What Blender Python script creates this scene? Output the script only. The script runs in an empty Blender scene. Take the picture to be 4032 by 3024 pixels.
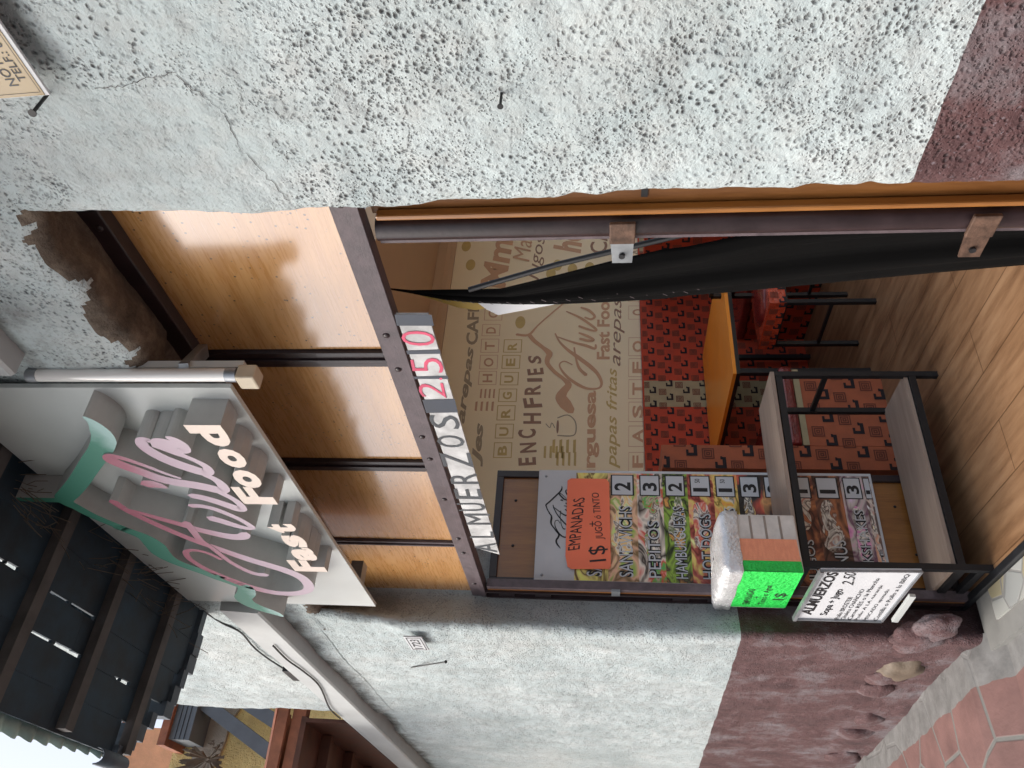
import bpy, math, random
from mathutils import Vector, Matrix, noise
random.seed(7)
R = math.radians
scn = bpy.context.scene
COL = scn.collection

# ------------------------------------------------------------------ camera
HD, PT, FPX = R(55.27), R(6.447), 3182.7          # heading, pitch, focal length (px of the 4032 px wide photo)
CAM = Vector((0, 0, 1.5))
FW = Vector((-math.sin(HD)*math.cos(PT), math.cos(HD)*math.cos(PT), math.sin(PT)))
RT = Vector((math.cos(HD), math.sin(HD), 0))
UP = RT.cross(FW)
cd = bpy.data.cameras.new('camera'); cam = bpy.data.objects.new('camera', cd); COL.objects.link(cam)
m = Matrix((-UP, RT, -FW)).transposed().to_4x4(); m.translation = CAM     # the photo was taken with the phone held on its side
cam.matrix_world = m
cd.sensor_width = 36; cd.lens = 36*FPX/4032; cd.clip_start = .05; cd.clip_end = 600
scn.camera = cam

# ------------------------------------------------------------------ light
world = bpy.data.worlds.new('World'); scn.world = world; world.use_nodes = True
wn, wl = world.node_tree.nodes, world.node_tree.links
bg = wn['Background']; sky = wn.new('ShaderNodeTexSky'); sky.sky_type = 'NISHITA'; sky.sun_disc = False
SUN_EL, SUN_ROT = R(52), R(208)
sky.sun_elevation = SUN_EL; sky.sun_rotation = SUN_ROT; sky.air_density = 1.0; sky.dust_density = 6.0; sky.ozone_density = .6
hs = wn.new('ShaderNodeHueSaturation'); hs.inputs['Saturation'].default_value = .62
hs.inputs['Value'].default_value = 1.0
wl.new(sky.outputs[0], hs.inputs['Color']); wl.new(hs.outputs[0], bg.inputs[0]); bg.inputs[1].default_value = .15
sd = bpy.data.lights.new('sun', 'SUN'); sd.energy = .5; sd.angle = R(30); sd.color = (1, .96, .9)
sun = bpy.data.objects.new('sun', sd); COL.objects.link(sun)
sdir = Vector((math.sin(SUN_ROT)*math.cos(SUN_EL), math.cos(SUN_ROT)*math.cos(SUN_EL), math.sin(SUN_EL)))
sun.rotation_euler = sdir.to_track_quat('Z', 'Y').to_euler(); sun.location = (0, -6, 8)
scn.view_settings.view_transform = 'Standard'; scn.view_settings.look = 'None'
scn.view_settings.exposure = .93; scn.view_settings.gamma = 1

# ------------------------------------------------------------------ measuring helper
def ray(x, y): return FW + RT*((3024-y-1512)/FPX) - UP*((x-2016)/FPX)
def PX(x, y, axis, val):                           # point of the photo carried to a real plane
    r = ray(x, y); return CAM + r*((val-CAM[axis])/r[axis])
def onX(x, y, v): return PX(x, y, 0, v)
def onY(x, y, v): return PX(x, y, 1, v)
def onZ(x, y, v): return PX(x, y, 2, v)
D = 1.8228                                         # photo px per px of the overview
def fY(x, y, v): return onY(x*D, y*D, v)
def fX(x, y, v): return onX(x*D, y*D, v)
def fZ(x, y, v): return onZ(x*D, y*D, v)

# ------------------------------------------------------------------ materials
def newmat(name):
    m = bpy.data.materials.new(name); m.use_nodes = True
    return m, m.node_tree.nodes, m.node_tree.links, m.node_tree.nodes['Principled BSDF']
def c4(c): return (c[0], c[1], c[2], 1)
def coords(n, l, scale=(1, 1, 1)):
    tc = n.new('ShaderNodeTexCoord'); mp = n.new('ShaderNodeMapping'); mp.inputs['Scale'].default_value = scale
    l.new(tc.outputs['Object'], mp.inputs[0]); return mp.outputs[0]
def tex_noise(n, l, co, scale, detail=4, rough=.6):
    t = n.new('ShaderNodeTexNoise'); t.inputs['Scale'].default_value = scale; t.inputs['Detail'].default_value = detail
    t.inputs['Roughness'].default_value = rough; l.new(co, t.inputs['Vector']); return t.outputs['Fac']
def ramp(n, l, src, stops, interp='LINEAR'):
    r = n.new('ShaderNodeValToRGB'); r.color_ramp.interpolation = interp
    els = r.color_ramp.elements
    while len(els) < len(stops): els.new(.5)
    for e, (p, c) in zip(els, stops): e.position = p; e.color = c4(c) if hasattr(c, '__len__') else (c, c, c, 1)
    l.new(src, r.inputs[0]); return r.outputs[0]
def mix(n, l, f, a, b, mode='MIX'):
    x = n.new('ShaderNodeMix'); x.data_type = 'RGBA'; x.blend_type = mode
    if isinstance(f, (int, float)): x.inputs[0].default_value = f
    else: l.new(f, x.inputs[0])
    for s, i in ((a, 6), (b, 7)):
        if isinstance(s, tuple): x.inputs[i].default_value = c4(s)
        else: l.new(s, x.inputs[i])
    return x.outputs[2]
def mth(n, l, op, a, b=0, clamp=False):
    x = n.new('ShaderNodeMath'); x.operation = op; x.use_clamp = clamp
    for s, i in ((a, 0), (b, 1)):
        if isinstance(s, (int, float)): x.inputs[i].default_value = s
        else: l.new(s, x.inputs[i])
    return x.outputs[0]
def bump(n, l, b, h, strength=.4, dist=.01):
    x = n.new('ShaderNodeBump'); x.inputs['Strength'].default_value = strength; x.inputs['Distance'].default_value = dist
    l.new(h, x.inputs['Height'])
    l.new(x.outputs[0], b.inputs['Normal']); return x
def sepxyz(n, l):
    tc = n.new('ShaderNodeTexCoord'); s = n.new('ShaderNodeSeparateXYZ'); l.new(tc.outputs['Object'], s.inputs[0]); return s.outputs

def plain(name, col, rough=.5, metal=0, var=.15, scale=12, bmp=.15, coat=0, bdist=.002, stretch=(1, 1, 1)):
    m, n, l, b = newmat(name)
    co = coords(n, l, stretch); f = tex_noise(n, l, co, scale, 6)
    d = tuple(c*(1-var) for c in col); h = tuple(min(1, c*(1+var)) for c in col)
    l.new(ramp(n, l, f, [(.3, d), (.7, h)]), b.inputs['Base Color'])
    l.new(ramp(n, l, f, [(.2, max(0, rough-.1)), (.8, min(1, rough+.12))]), b.inputs['Roughness'])
    b.inputs['Metallic'].default_value = metal; b.inputs['Coat Weight'].default_value = coat
    if bmp: bump(n, l, b, tex_noise(n, l, co, scale*5, 4), bmp, bdist)
    return m
def wood(name, dark, light, rough=.3, axis=0, scale=1.0, coat=0, dust=0):
    m, n, l, b = newmat(name)
    st = [14, 14, 14]; st[axis] = 1.1; st = tuple(s*scale for s in st)
    co = coords(n, l, st); f = tex_noise(n, l, co, 2.2, 8, .65)
    co2 = coords(n, l, tuple(s*5 for s in st)); g = tex_noise(n, l, co2, 2.5, 5)
    c = ramp(n, l, f, [(.3, dark), (.68, light)])
    c = mix(n, l, .35, c, ramp(n, l, g, [(.35, dark), (.65, light)]))
    if dust:
        co3 = coords(n, l, (1, 1, 1)); v = n.new('ShaderNodeTexVoronoi'); v.inputs['Scale'].default_value = 60; l.new(co3, v.inputs['Vector'])
        sp = mth(n, l, 'MULTIPLY', ramp(n, l, v.outputs['Distance'], [(.10, 1), (.20, 0)]), ramp(n, l, tex_noise(n, l, co3, 9, 3), [(.45, 0), (.55, 1)]))
        c = mix(n, l, mth(n, l, 'MULTIPLY', sp, dust), c, (.05, .03, .02))
    l.new(c, b.inputs['Base Color'])
    l.new(ramp(n, l, g, [(.3, rough-.08), (.7, rough+.15)]), b.inputs['Roughness'])
    b.inputs['Coat Weight'].default_value = coat; b.inputs['Coat Roughness'].default_value = .15; b.inputs['Coat IOR'].default_value = 2.1
    bump(n, l, b, g, .12, .0015)
    return m
def gradient_z(name, stops, z0, z1, rough=.5):
    m, n, l, b = newmat(name); s = sepxyz(n, l)
    co = coords(n, l); f = tex_noise(n, l, co, 7, 4)
    t = mth(n, l, 'DIVIDE', mth(n, l, 'SUBTRACT', s[2], z0), z1-z0)
    t = mth(n, l, 'ADD', t, mth(n, l, 'MULTIPLY', mth(n, l, 'SUBTRACT', f, .5), .25))
    l.new(ramp(n, l, t, stops), b.inputs['Base Color']); b.inputs['Roughness'].default_value = rough
    bump(n, l, b, tex_noise(n, l, co, 90, 4), .1, .001)
    return m

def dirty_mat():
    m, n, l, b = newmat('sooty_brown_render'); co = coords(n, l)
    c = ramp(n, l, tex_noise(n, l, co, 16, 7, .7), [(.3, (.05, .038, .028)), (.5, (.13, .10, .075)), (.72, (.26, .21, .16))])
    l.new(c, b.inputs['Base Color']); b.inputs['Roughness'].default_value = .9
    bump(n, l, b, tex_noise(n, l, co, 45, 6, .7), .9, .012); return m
def plaster_mat():
    m, n, l, b = newmat('rough_plaster')
    s = sepxyz(n, l); co = coords(n, l)
    # warped coordinates make the pits uneven
    nt = n.new('ShaderNodeTexNoise'); nt.inputs['Scale'].default_value = 22; nt.inputs['Detail'].default_value = 3; l.new(co, nt.inputs['Vector'])
    wv = n.new('ShaderNodeVectorMath'); wv.operation = 'SCALE'; wv.inputs['Scale'].default_value = .014; l.new(nt.outputs['Color'], wv.inputs[0])
    ad = n.new('ShaderNodeVectorMath'); l.new(co, ad.inputs[0]); l.new(wv.outputs[0], ad.inputs[1]); wc = ad.outputs[0]
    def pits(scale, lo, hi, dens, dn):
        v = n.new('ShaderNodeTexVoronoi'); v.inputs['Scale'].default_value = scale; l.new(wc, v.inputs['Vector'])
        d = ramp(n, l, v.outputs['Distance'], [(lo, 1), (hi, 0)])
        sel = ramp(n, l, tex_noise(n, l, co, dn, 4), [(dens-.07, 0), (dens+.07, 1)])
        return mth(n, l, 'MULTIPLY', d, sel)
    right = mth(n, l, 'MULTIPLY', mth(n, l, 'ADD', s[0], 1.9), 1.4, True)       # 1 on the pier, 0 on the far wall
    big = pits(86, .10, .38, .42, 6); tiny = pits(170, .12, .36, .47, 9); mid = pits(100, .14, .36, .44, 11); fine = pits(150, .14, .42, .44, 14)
    # trowelled smooth patch beside the lintel
    dx = mth(n, l, 'MULTIPLY', mth(n, l, 'ADD', s[0], .79), 5.5); dz = mth(n, l, 'MULTIPLY', mth(n, l, 'SUBTRACT', s[2], 2.17), 4.5)
    rr = mth(n, l, 'SQRT', mth(n, l, 'ADD', mth(n, l, 'MULTIPLY', dx, dx), mth(n, l, 'MULTIPLY', dz, dz)))
    rr = mth(n, l, 'ADD', rr, mth(n, l, 'MULTIPLY', mth(n, l, 'SUBTRACT', tex_noise(n, l, co, 9, 4), .5), 1.2))
    patch = ramp(n, l, rr, [(.85, .22), (.98, 1)])
    smooth2 = ramp(n, l, tex_noise(n, l, co, 3.2, 3), [(.36, .35), (.50, 1)])
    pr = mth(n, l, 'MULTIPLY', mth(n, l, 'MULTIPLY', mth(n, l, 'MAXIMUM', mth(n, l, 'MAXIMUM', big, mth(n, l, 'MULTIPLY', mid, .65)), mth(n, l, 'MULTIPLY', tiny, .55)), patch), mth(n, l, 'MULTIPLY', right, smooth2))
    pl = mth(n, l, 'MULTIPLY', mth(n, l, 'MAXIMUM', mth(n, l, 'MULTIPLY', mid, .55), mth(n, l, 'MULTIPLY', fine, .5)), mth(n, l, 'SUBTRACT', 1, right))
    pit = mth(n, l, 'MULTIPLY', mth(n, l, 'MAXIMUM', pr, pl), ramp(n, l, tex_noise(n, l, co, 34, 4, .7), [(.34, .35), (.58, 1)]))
    blot = mth(n, l, 'MULTIPLY', ramp(n, l, tex_noise(n, l, co, 21, 6, .7), [(.60, 0), (.72, 1)]), mth(n, l, 'MULTIPLY', patch, .55))
    # paint: grey white above, oxblood below a hand-cut line that follows the street
    zl = mth(n, l, 'ADD', 1.052, mth(n, l, 'MULTIPLY', mth(n, l, 'MINIMUM', mth(n, l, 'ADD', s[0], 1.6), 0), .035))
    zl = mth(n, l, 'ADD', zl, mth(n, l, 'MULTIPLY', mth(n, l, 'SUBTRACT', tex_noise(n, l, co, 5, 5), .5), .014))
    low = mth(n, l, 'LESS_THAN', s[2], zl)
    w = ramp(n, l, tex_noise(n, l, co, 2.5, 6), [(.3, (.34, .405, .415)), (.5, (.44, .51, .52)), (.72, (.54, .60, .605))])
    w = mix(n, l, ramp(n, l, tex_noise(n, l, co, 26, 5), [(.45, 0), (.8, .5)]), w, (.40, .40, .385))
    w = mix(n, l, mth(n, l, 'MULTIPLY', ramp(n, l, tex_noise(n, l, co, 1.3, 4), [(.52, 0), (.75, 1)]), .3), w, (.46, .42, .37))
    st = tex_noise(n, l, coords(n, l, (9, 9, 1.1)), 1, 5)
    w = mix(n, l, ramp(n, l, st, [(.52, 0), (.72, .38)]), w, (.27, .275, .27))
    w = mix(n, l, mth(n, l, 'MULTIPLY', ramp(n, l, tex_noise(n, l, co, 5.5, 5), [(.55, 0), (.7, 1)]), .35), w, (.70, .73, .72))
    ox = ramp(n, l, tex_noise(n, l, co, 4.5, 8, .7), [(.34, (.055, .026, .028)), (.5, (.095, .045, .046)), (.66, (.17, .15, .16))])
    ox = mix(n, l, ramp(n, l, tex_noise(n, l, co, 130, 3), [(.62, 0), (.7, .7)]), ox, (.22, .18, .20))
    c = mix(n, l, low, w, ox)
    # soot and old brown render in the recess under the lintel and in the jamb
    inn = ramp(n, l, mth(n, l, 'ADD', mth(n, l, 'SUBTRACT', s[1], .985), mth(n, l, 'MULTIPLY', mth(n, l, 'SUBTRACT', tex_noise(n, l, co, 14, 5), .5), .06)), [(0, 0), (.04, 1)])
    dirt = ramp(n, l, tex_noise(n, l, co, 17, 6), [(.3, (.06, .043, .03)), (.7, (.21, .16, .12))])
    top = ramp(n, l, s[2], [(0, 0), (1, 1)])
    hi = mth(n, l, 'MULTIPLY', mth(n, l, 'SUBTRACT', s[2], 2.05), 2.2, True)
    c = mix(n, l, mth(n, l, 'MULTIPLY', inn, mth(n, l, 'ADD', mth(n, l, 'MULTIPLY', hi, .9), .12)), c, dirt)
    # damp black soot under the ledge
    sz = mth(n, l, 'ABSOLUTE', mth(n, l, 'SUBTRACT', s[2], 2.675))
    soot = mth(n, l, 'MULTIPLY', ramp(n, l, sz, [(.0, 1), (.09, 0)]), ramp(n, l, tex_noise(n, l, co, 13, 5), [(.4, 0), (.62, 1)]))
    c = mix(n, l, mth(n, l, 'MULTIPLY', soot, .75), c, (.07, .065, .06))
    c = mix(n, l, mth(n, l, 'MULTIPLY', blot, mth(n, l, 'SUBTRACT', 1, low)), c, (.13, .14, .145))
    c = mix(n, l, mth(n, l, 'MULTIPLY', pit, mth(n, l, 'SUBTRACT', .97, mth(n, l, 'MULTIPLY', low, .45))), c, (.035, .04, .045))  # near-black pit centres: the shadow in the pits is painted into the colour
    l.new(c, b.inputs['Base Color']); b.inputs['Roughness'].default_value = .78
    h = mth(n, l, 'SUBTRACT', mth(n, l, 'ADD', mth(n, l, 'MULTIPLY', tex_noise(n, l, co, 60, 6, .65), .7), mth(n, l, 'MULTIPLY', tex_noise(n, l, co, 18, 3), .5)), mth(n, l, 'MULTIPLY', pit, .75))
    bump(n, l, b, h, .8, .0105)
    return m

M = {}
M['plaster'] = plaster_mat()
M['dirty'] = dirty_mat()
M['plaster2'] = plain('old_plaster', (.60, .61, .59), .8, var=.22, scale=6, bmp=.5, bdist=.008)
M['ledge'] = plain('grey_ledge_paint', (.42, .44, .44), .55, var=.12, scale=5, bmp=.2)
M['steel'] = plain('brown_painted_steel', (.022, .012, .014), .38, var=.35, scale=18, bmp=.25, coat=.2)
M['steel_worn'] = plain('worn_mauve_painted_steel', (.10, .077, .085), .45, var=.3, scale=30, bmp=.5, coat=.1)
M['panel'] = wood('varnished_plywood', (.43, .195, .052), (.62, .345, .13), .26, axis=0, coat=1, dust=1.0)
M['doorwood'] = wood('orange_door_wood', (.20, .072, .012), (.36, .15, .03), .4, axis=2, coat=.3)
M['black'] = plain('black_vinyl', (.004, .004, .004), .8, var=.3, scale=4, bmp=.05); M['black'].node_tree.nodes['Principled BSDF'].inputs['Specular IOR Level'].default_value = .08
M['blackmetal'] = plain('black_metal', (.007, .008, .010), .5, var=.3, scale=20, bmp=.08)
M['grey'] = plain('grey_metal', (.30, .32, .34), .35, metal=.6, var=.2, scale=30)
M['rust'] = plain('rusty_metal', (.11, .065, .045), .6, metal=.3, var=.6, scale=40, bmp=.5)
M['white'] = plain('white_paint', (.54, .575, .565), .35, var=.06, scale=5, bmp=.03, coat=.2)
M['letterside'] = plain('grey_letter_side', (.44, .45, .435), .45, var=.12, scale=9, bmp=.05)
M['letterbeige'] = plain('cream_letter_face', (.76, .66, .58), .5, var=.05, scale=14, bmp=.05)
M['script'] = gradient_z('faded_pink_lettering', [(0, (.56, .49, .54)), (.42, (.50, .38, .46)), (.62, (.42, .15, .21)), (1, (.40, .11, .16))], 2.30, 2.80)
M['mount'] = gradient_z('faded_green_paint', [(0, (.42, .62, .60)), (.26, (.36, .56, .54)), (.34, (.05, .24, .17)), (1, (.03, .2, .14))], 2.42, 3.05)
M['paper'] = plain('white_paper', (.58, .60, .62), .6, var=.04, scale=8, bmp=.1)
M['ink'] = plain('black_ink', (.012, .012, .014), .5, var=.1, bmp=0)
M['navy'] = plain('dark_navy_tape', (.04, .05, .07), .4, var=.2, bmp=.1)
M['greyink'] = plain('grey_marker', (.06, .07, .08), .5, var=.25, bmp=0)
M['pinkink'] = plain('pink_marker', (.62, .08, .16), .5, var=.15, bmp=0)
M['orangepaper'] = plain('fluorescent_orange_paper', (1.0, .22, .11), .6, var=.05, scale=6, bmp=.15, bdist=.004)
M['orangepale'] = plain('faded_orange_paper', (1.0, .36, .20), .6, var=.12, scale=30, bmp=.5, bdist=.004, stretch=(1, 1, 4))
M['greenpaper'] = plain('fluorescent_green_paper', (.02, .66, .085), .5, var=.16, scale=14, bmp=.9, bdist=.012)
M['tin'] = plain('silver_foil', (.74, .75, .76), .25, metal=.45, var=.12, scale=18, bmp=.7, bdist=.006)
M['tape'] = plain('packing_tape', (.68, .65, .60), .35, var=.18, scale=14, bmp=.4, bdist=.004)
M['shelfwood'] = wood('grey_beige_laminate', (.25, .19, .15), (.40, .32, .26), .45, axis=1)
M['orange_top'] = plain('orange_table_laminate', (.95, .33, .03), .35, var=.04, scale=3, bmp=0)
M['ceiling'] = plain('tan_ceiling_paint', (.60, .42, .26), .6, var=.06, scale=3, bmp=.05)
M['ceilbeam'] = plain('brown_beam_paint', (.26, .18, .15), .6, var=.08, scale=3, bmp=.05)
M['inner'] = plain('beige_wall_paint', (.82, .77, .66), .7, var=.06, scale=3, bmp=.1)
M['mural'] = plain('cream_mural_print', (.95, .83, .57), .5, var=.04, scale=2, bmp=.03)
M['m_or'] = plain('print_orange', (.64, .38, .22), .5, var=.06, bmp=0)
M['m_br'] = plain('print_brown', (.33, .19, .12), .5, var=.06, bmp=0)
M['m_gr'] = plain('print_grey', (.40, .33, .22), .5, var=.1, bmp=0)
M['m_ye'] = plain('print_yellow', (.62, .46, .16), .5, var=.08, bmp=0)
M['up_red'] = plain('red_orange_upholstery', (.52, .060, .022), .7, var=.12, scale=18, bmp=.3)
M['up_or'] = plain('orange_upholstery', (.42, .115, .05), .7, var=.12, scale=18, bmp=.3)
M['up_cream'] = plain('cream_upholstery', (.40, .34, .20), .7, var=.1, scale=18, bmp=.3)
M['up_dark'] = plain('dark_weave', (.018, .012, .015), .8, var=.2, scale=30, bmp=.2)
M['up_brown'] = plain('brown_weave', (.17, .05, .03), .8, var=.2, scale=30, bmp=.2)
M['wine'] = plain('plastic_wrapped_red_seat', (.20, .02, .018), .18, var=.35, scale=12, bmp=.7, coat=.6, bdist=.012)
M['ember'] = plain('plastic_wrapped_orange_cushion', (.55, .07, .03), .18, var=.35, scale=12, bmp=.8, coat=.6, bdist=.012)
M['asphalt'] = plain('asphalt', (.05, .05, .052), .85, var=.2, scale=30, bmp=.4)
M['kerb'] = plain('kerb_concrete', (.17, .17, .16), .8, var=.15, scale=12, bmp=.3)
M['stone'] = plain('painted_boulder', (.16, .09, .095), .6, var=.45, scale=16, bmp=.6, bdist=.006)
M['stone2'] = plain('bare_boulder', (.13, .10, .07), .6, var=.3, scale=16, bmp=.5, bdist=.006)
M['soffit'] = plain('dark_soffit_boards', (.014, .032, .048), .7, var=.7, scale=7, bmp=.3)
M['rafter'] = plain('weathered_rafter', (.08, .075, .072), .8, var=.4, scale=9, bmp=.4)
M['tile'] = plain('dark_roof_tile', (.06, .08, .10), .6, var=.3, scale=12, bmp=.3)
M['claytile'] = plain('clay_roof_tile', (.30, .11, .06), .7, var=.35, scale=12, bmp=.4)
M['corr'] = plain('green_corrugated_sheet', (.30, .42, .38), .4, var=.25, scale=8, bmp=.1)
M['yellow'] = plain('yellow_roughcast', (.92, .70, .30), .85, var=.15, scale=9, bmp=.9, bdist=.03)
M['orangewall'] = plain('orange_painted_wall', (.80, .42, .26), .85, var=.12, scale=6, bmp=.4, bdist=.01)
M['greypl'] = plain('bare_grey_plaster', (.42, .38, .32), .85, var=.2, scale=5, bmp=.7, bdist=.02)
M['darkwood'] = plain('dark_stained_wood', (.10, .035, .02), .6, var=.4, scale=9, bmp=.4)
M['beam'] = plain('grey_blue_beam', (.13, .15, .17), .6, var=.15, scale=9, bmp=.2)
M['cable'] = plain('black_cable', (.02, .02, .022), .5, var=.1, bmp=0)
M['plate'] = plain('ochre_sign_plate', (.27, .19, .07), .4, var=.1, scale=8, bmp=.08, coat=.2)
M['tube'] = plain('white_glass_tube', (.85, .85, .82), .12, var=.03, scale=5, bmp=0, coat=1)
M['ivory'] = plain('ivory_plastic', (.55, .48, .36), .5, var=.12, scale=20, bmp=.1)
M['hair'] = plain('dry_straw', (.14, .11, .08), .9, var=.3, bmp=0)

def floor_mat():
    m, n, l, b = newmat('wood_laminate_floor')
    co = coords(n, l, (1, 7, 1)); f = tex_noise(n, l, co, 3.2, 8, .6)
    br = n.new('ShaderNodeTexBrick'); c1 = coords(n, l, (1, 1, 1)); l.new(c1, br.inputs['Vector'])
    br.inputs['Scale'].default_value = 1; br.inputs['Brick Width'].default_value = 1.2; br.inputs['Row Height'].default_value = .19
    br.inputs['Mortar Size'].default_value = .002; br.inputs['Color1'].default_value = (.8, .8, .8, 1); br.inputs['Color2'].default_value = (1, 1, 1, 1); br.inputs['Mortar'].default_value = (.35, .3, .25, 1)
    c = ramp(n, l, f, [(.3, (.15, .075, .035)), (.5, (.27, .15, .075)), (.7, (.36, .215, .115))])
    l.new(mix(n, l, 1.0, c, br.outputs['Color'], 'MULTIPLY'), b.inputs['Base Color'])
    b.inputs['Roughness'].default_value = .38
    return m
M['floor'] = floor_mat()
def paving_mat():
    m, n, l, b = newmat('crazy_paving')
    co = coords(n, l); v = n.new('ShaderNodeTexVoronoi'); v.feature = 'DISTANCE_TO_EDGE'; v.inputs['Scale'].default_value = 3.1; l.new(co, v.inputs['Vector'])
    g = ramp(n, l, v.outputs['Distance'], [(.014, 1), (.028, 0)])
    c = ramp(n, l, tex_noise(n, l, co, 6, 6), [(.3, (.12, .062, .056)), (.7, (.21, .112, .10))])
    c = mix(n, l, g, c, (.15, .15, .14))
    # grey cement margin along the wall
    s = sepxyz(n, l); mg = mth(n, l, 'GREATER_THAN', mth(n, l, 'ADD', s[1], mth(n, l, 'MULTIPLY', tex_noise(n, l, co, 5, 3), .05)), .845)
    cg = ramp(n, l, tex_noise(n, l, co, 12, 6), [(.3, (.11, .11, .107)), (.7, (.21, .21, .205))])
    c = mix(n, l, mg, c, cg)
    l.new(c, b.inputs['Base Color']); b.inputs['Roughness'].default_value = .65
    bump(n, l, b, mth(n, l, 'SUBTRACT', tex_noise(n, l, co, 50, 4), g), .4, .004)
    return m
M['paving'] = paving_mat()
def mosaic_mat():
    m, n, l, b = newmat('broken_tile_step')
    co = coords(n, l); v = n.new('ShaderNodeTexVoronoi'); v.feature = 'DISTANCE_TO_EDGE'; v.inputs['Scale'].default_value = 11; l.new(co, v.inputs['Vector'])
    v2 = n.new('ShaderNodeTexVoronoi'); v2.inputs['Scale'].default_value = 11; l.new(co, v2.inputs['Vector'])
    sp = n.new('ShaderNodeSeparateColor'); l.new(v2.outputs['Color'], sp.inputs[0])
    c = ramp(n, l, sp.outputs[0], [(.0, (.27, .28, .27)), (.55, (.33, .34, .325)), (.75, (.33, .29, .18)), (1, (.23, .23, .21))])
    g = ramp(n, l, v.outputs['Distance'], [(.03, 1), (.06, 0)])
    l.new(mix(n, l, g, c, (.22, .22, .21)), b.inputs['Base Color']); b.inputs['Roughness'].default_value = .4
    bump(n, l, b, mth(n, l, 'SUBTRACT', 1, g), .4, .004); return m
M['mosaic'] = mosaic_mat()
def food_mat(name, cols, scale=26):
    m, n, l, b = newmat(name); co = coords(n, l, (1, 1, 1.6))
    t = n.new('ShaderNodeTexNoise'); t.inputs['Scale'].default_value = scale; t.inputs['Detail'].default_value = 3; t.inputs['Distortion'].default_value = 1.1; l.new(co, t.inputs['Vector'])
    cs_ = list(cols)+[tuple(q*.25 for q in cols[0]), cols[-1], tuple(min(1, q*1.6+.12) for q in cols[len(cols)//2])]
    k = len(cs_); c = ramp(n, l, t.outputs['Fac'], [(.28+.44*i/(k-1), cc) for i, cc in enumerate(cs_)])
    l.new(c, b.inputs['Base Color']); b.inputs['Roughness'].default_value = .35; return m

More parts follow.
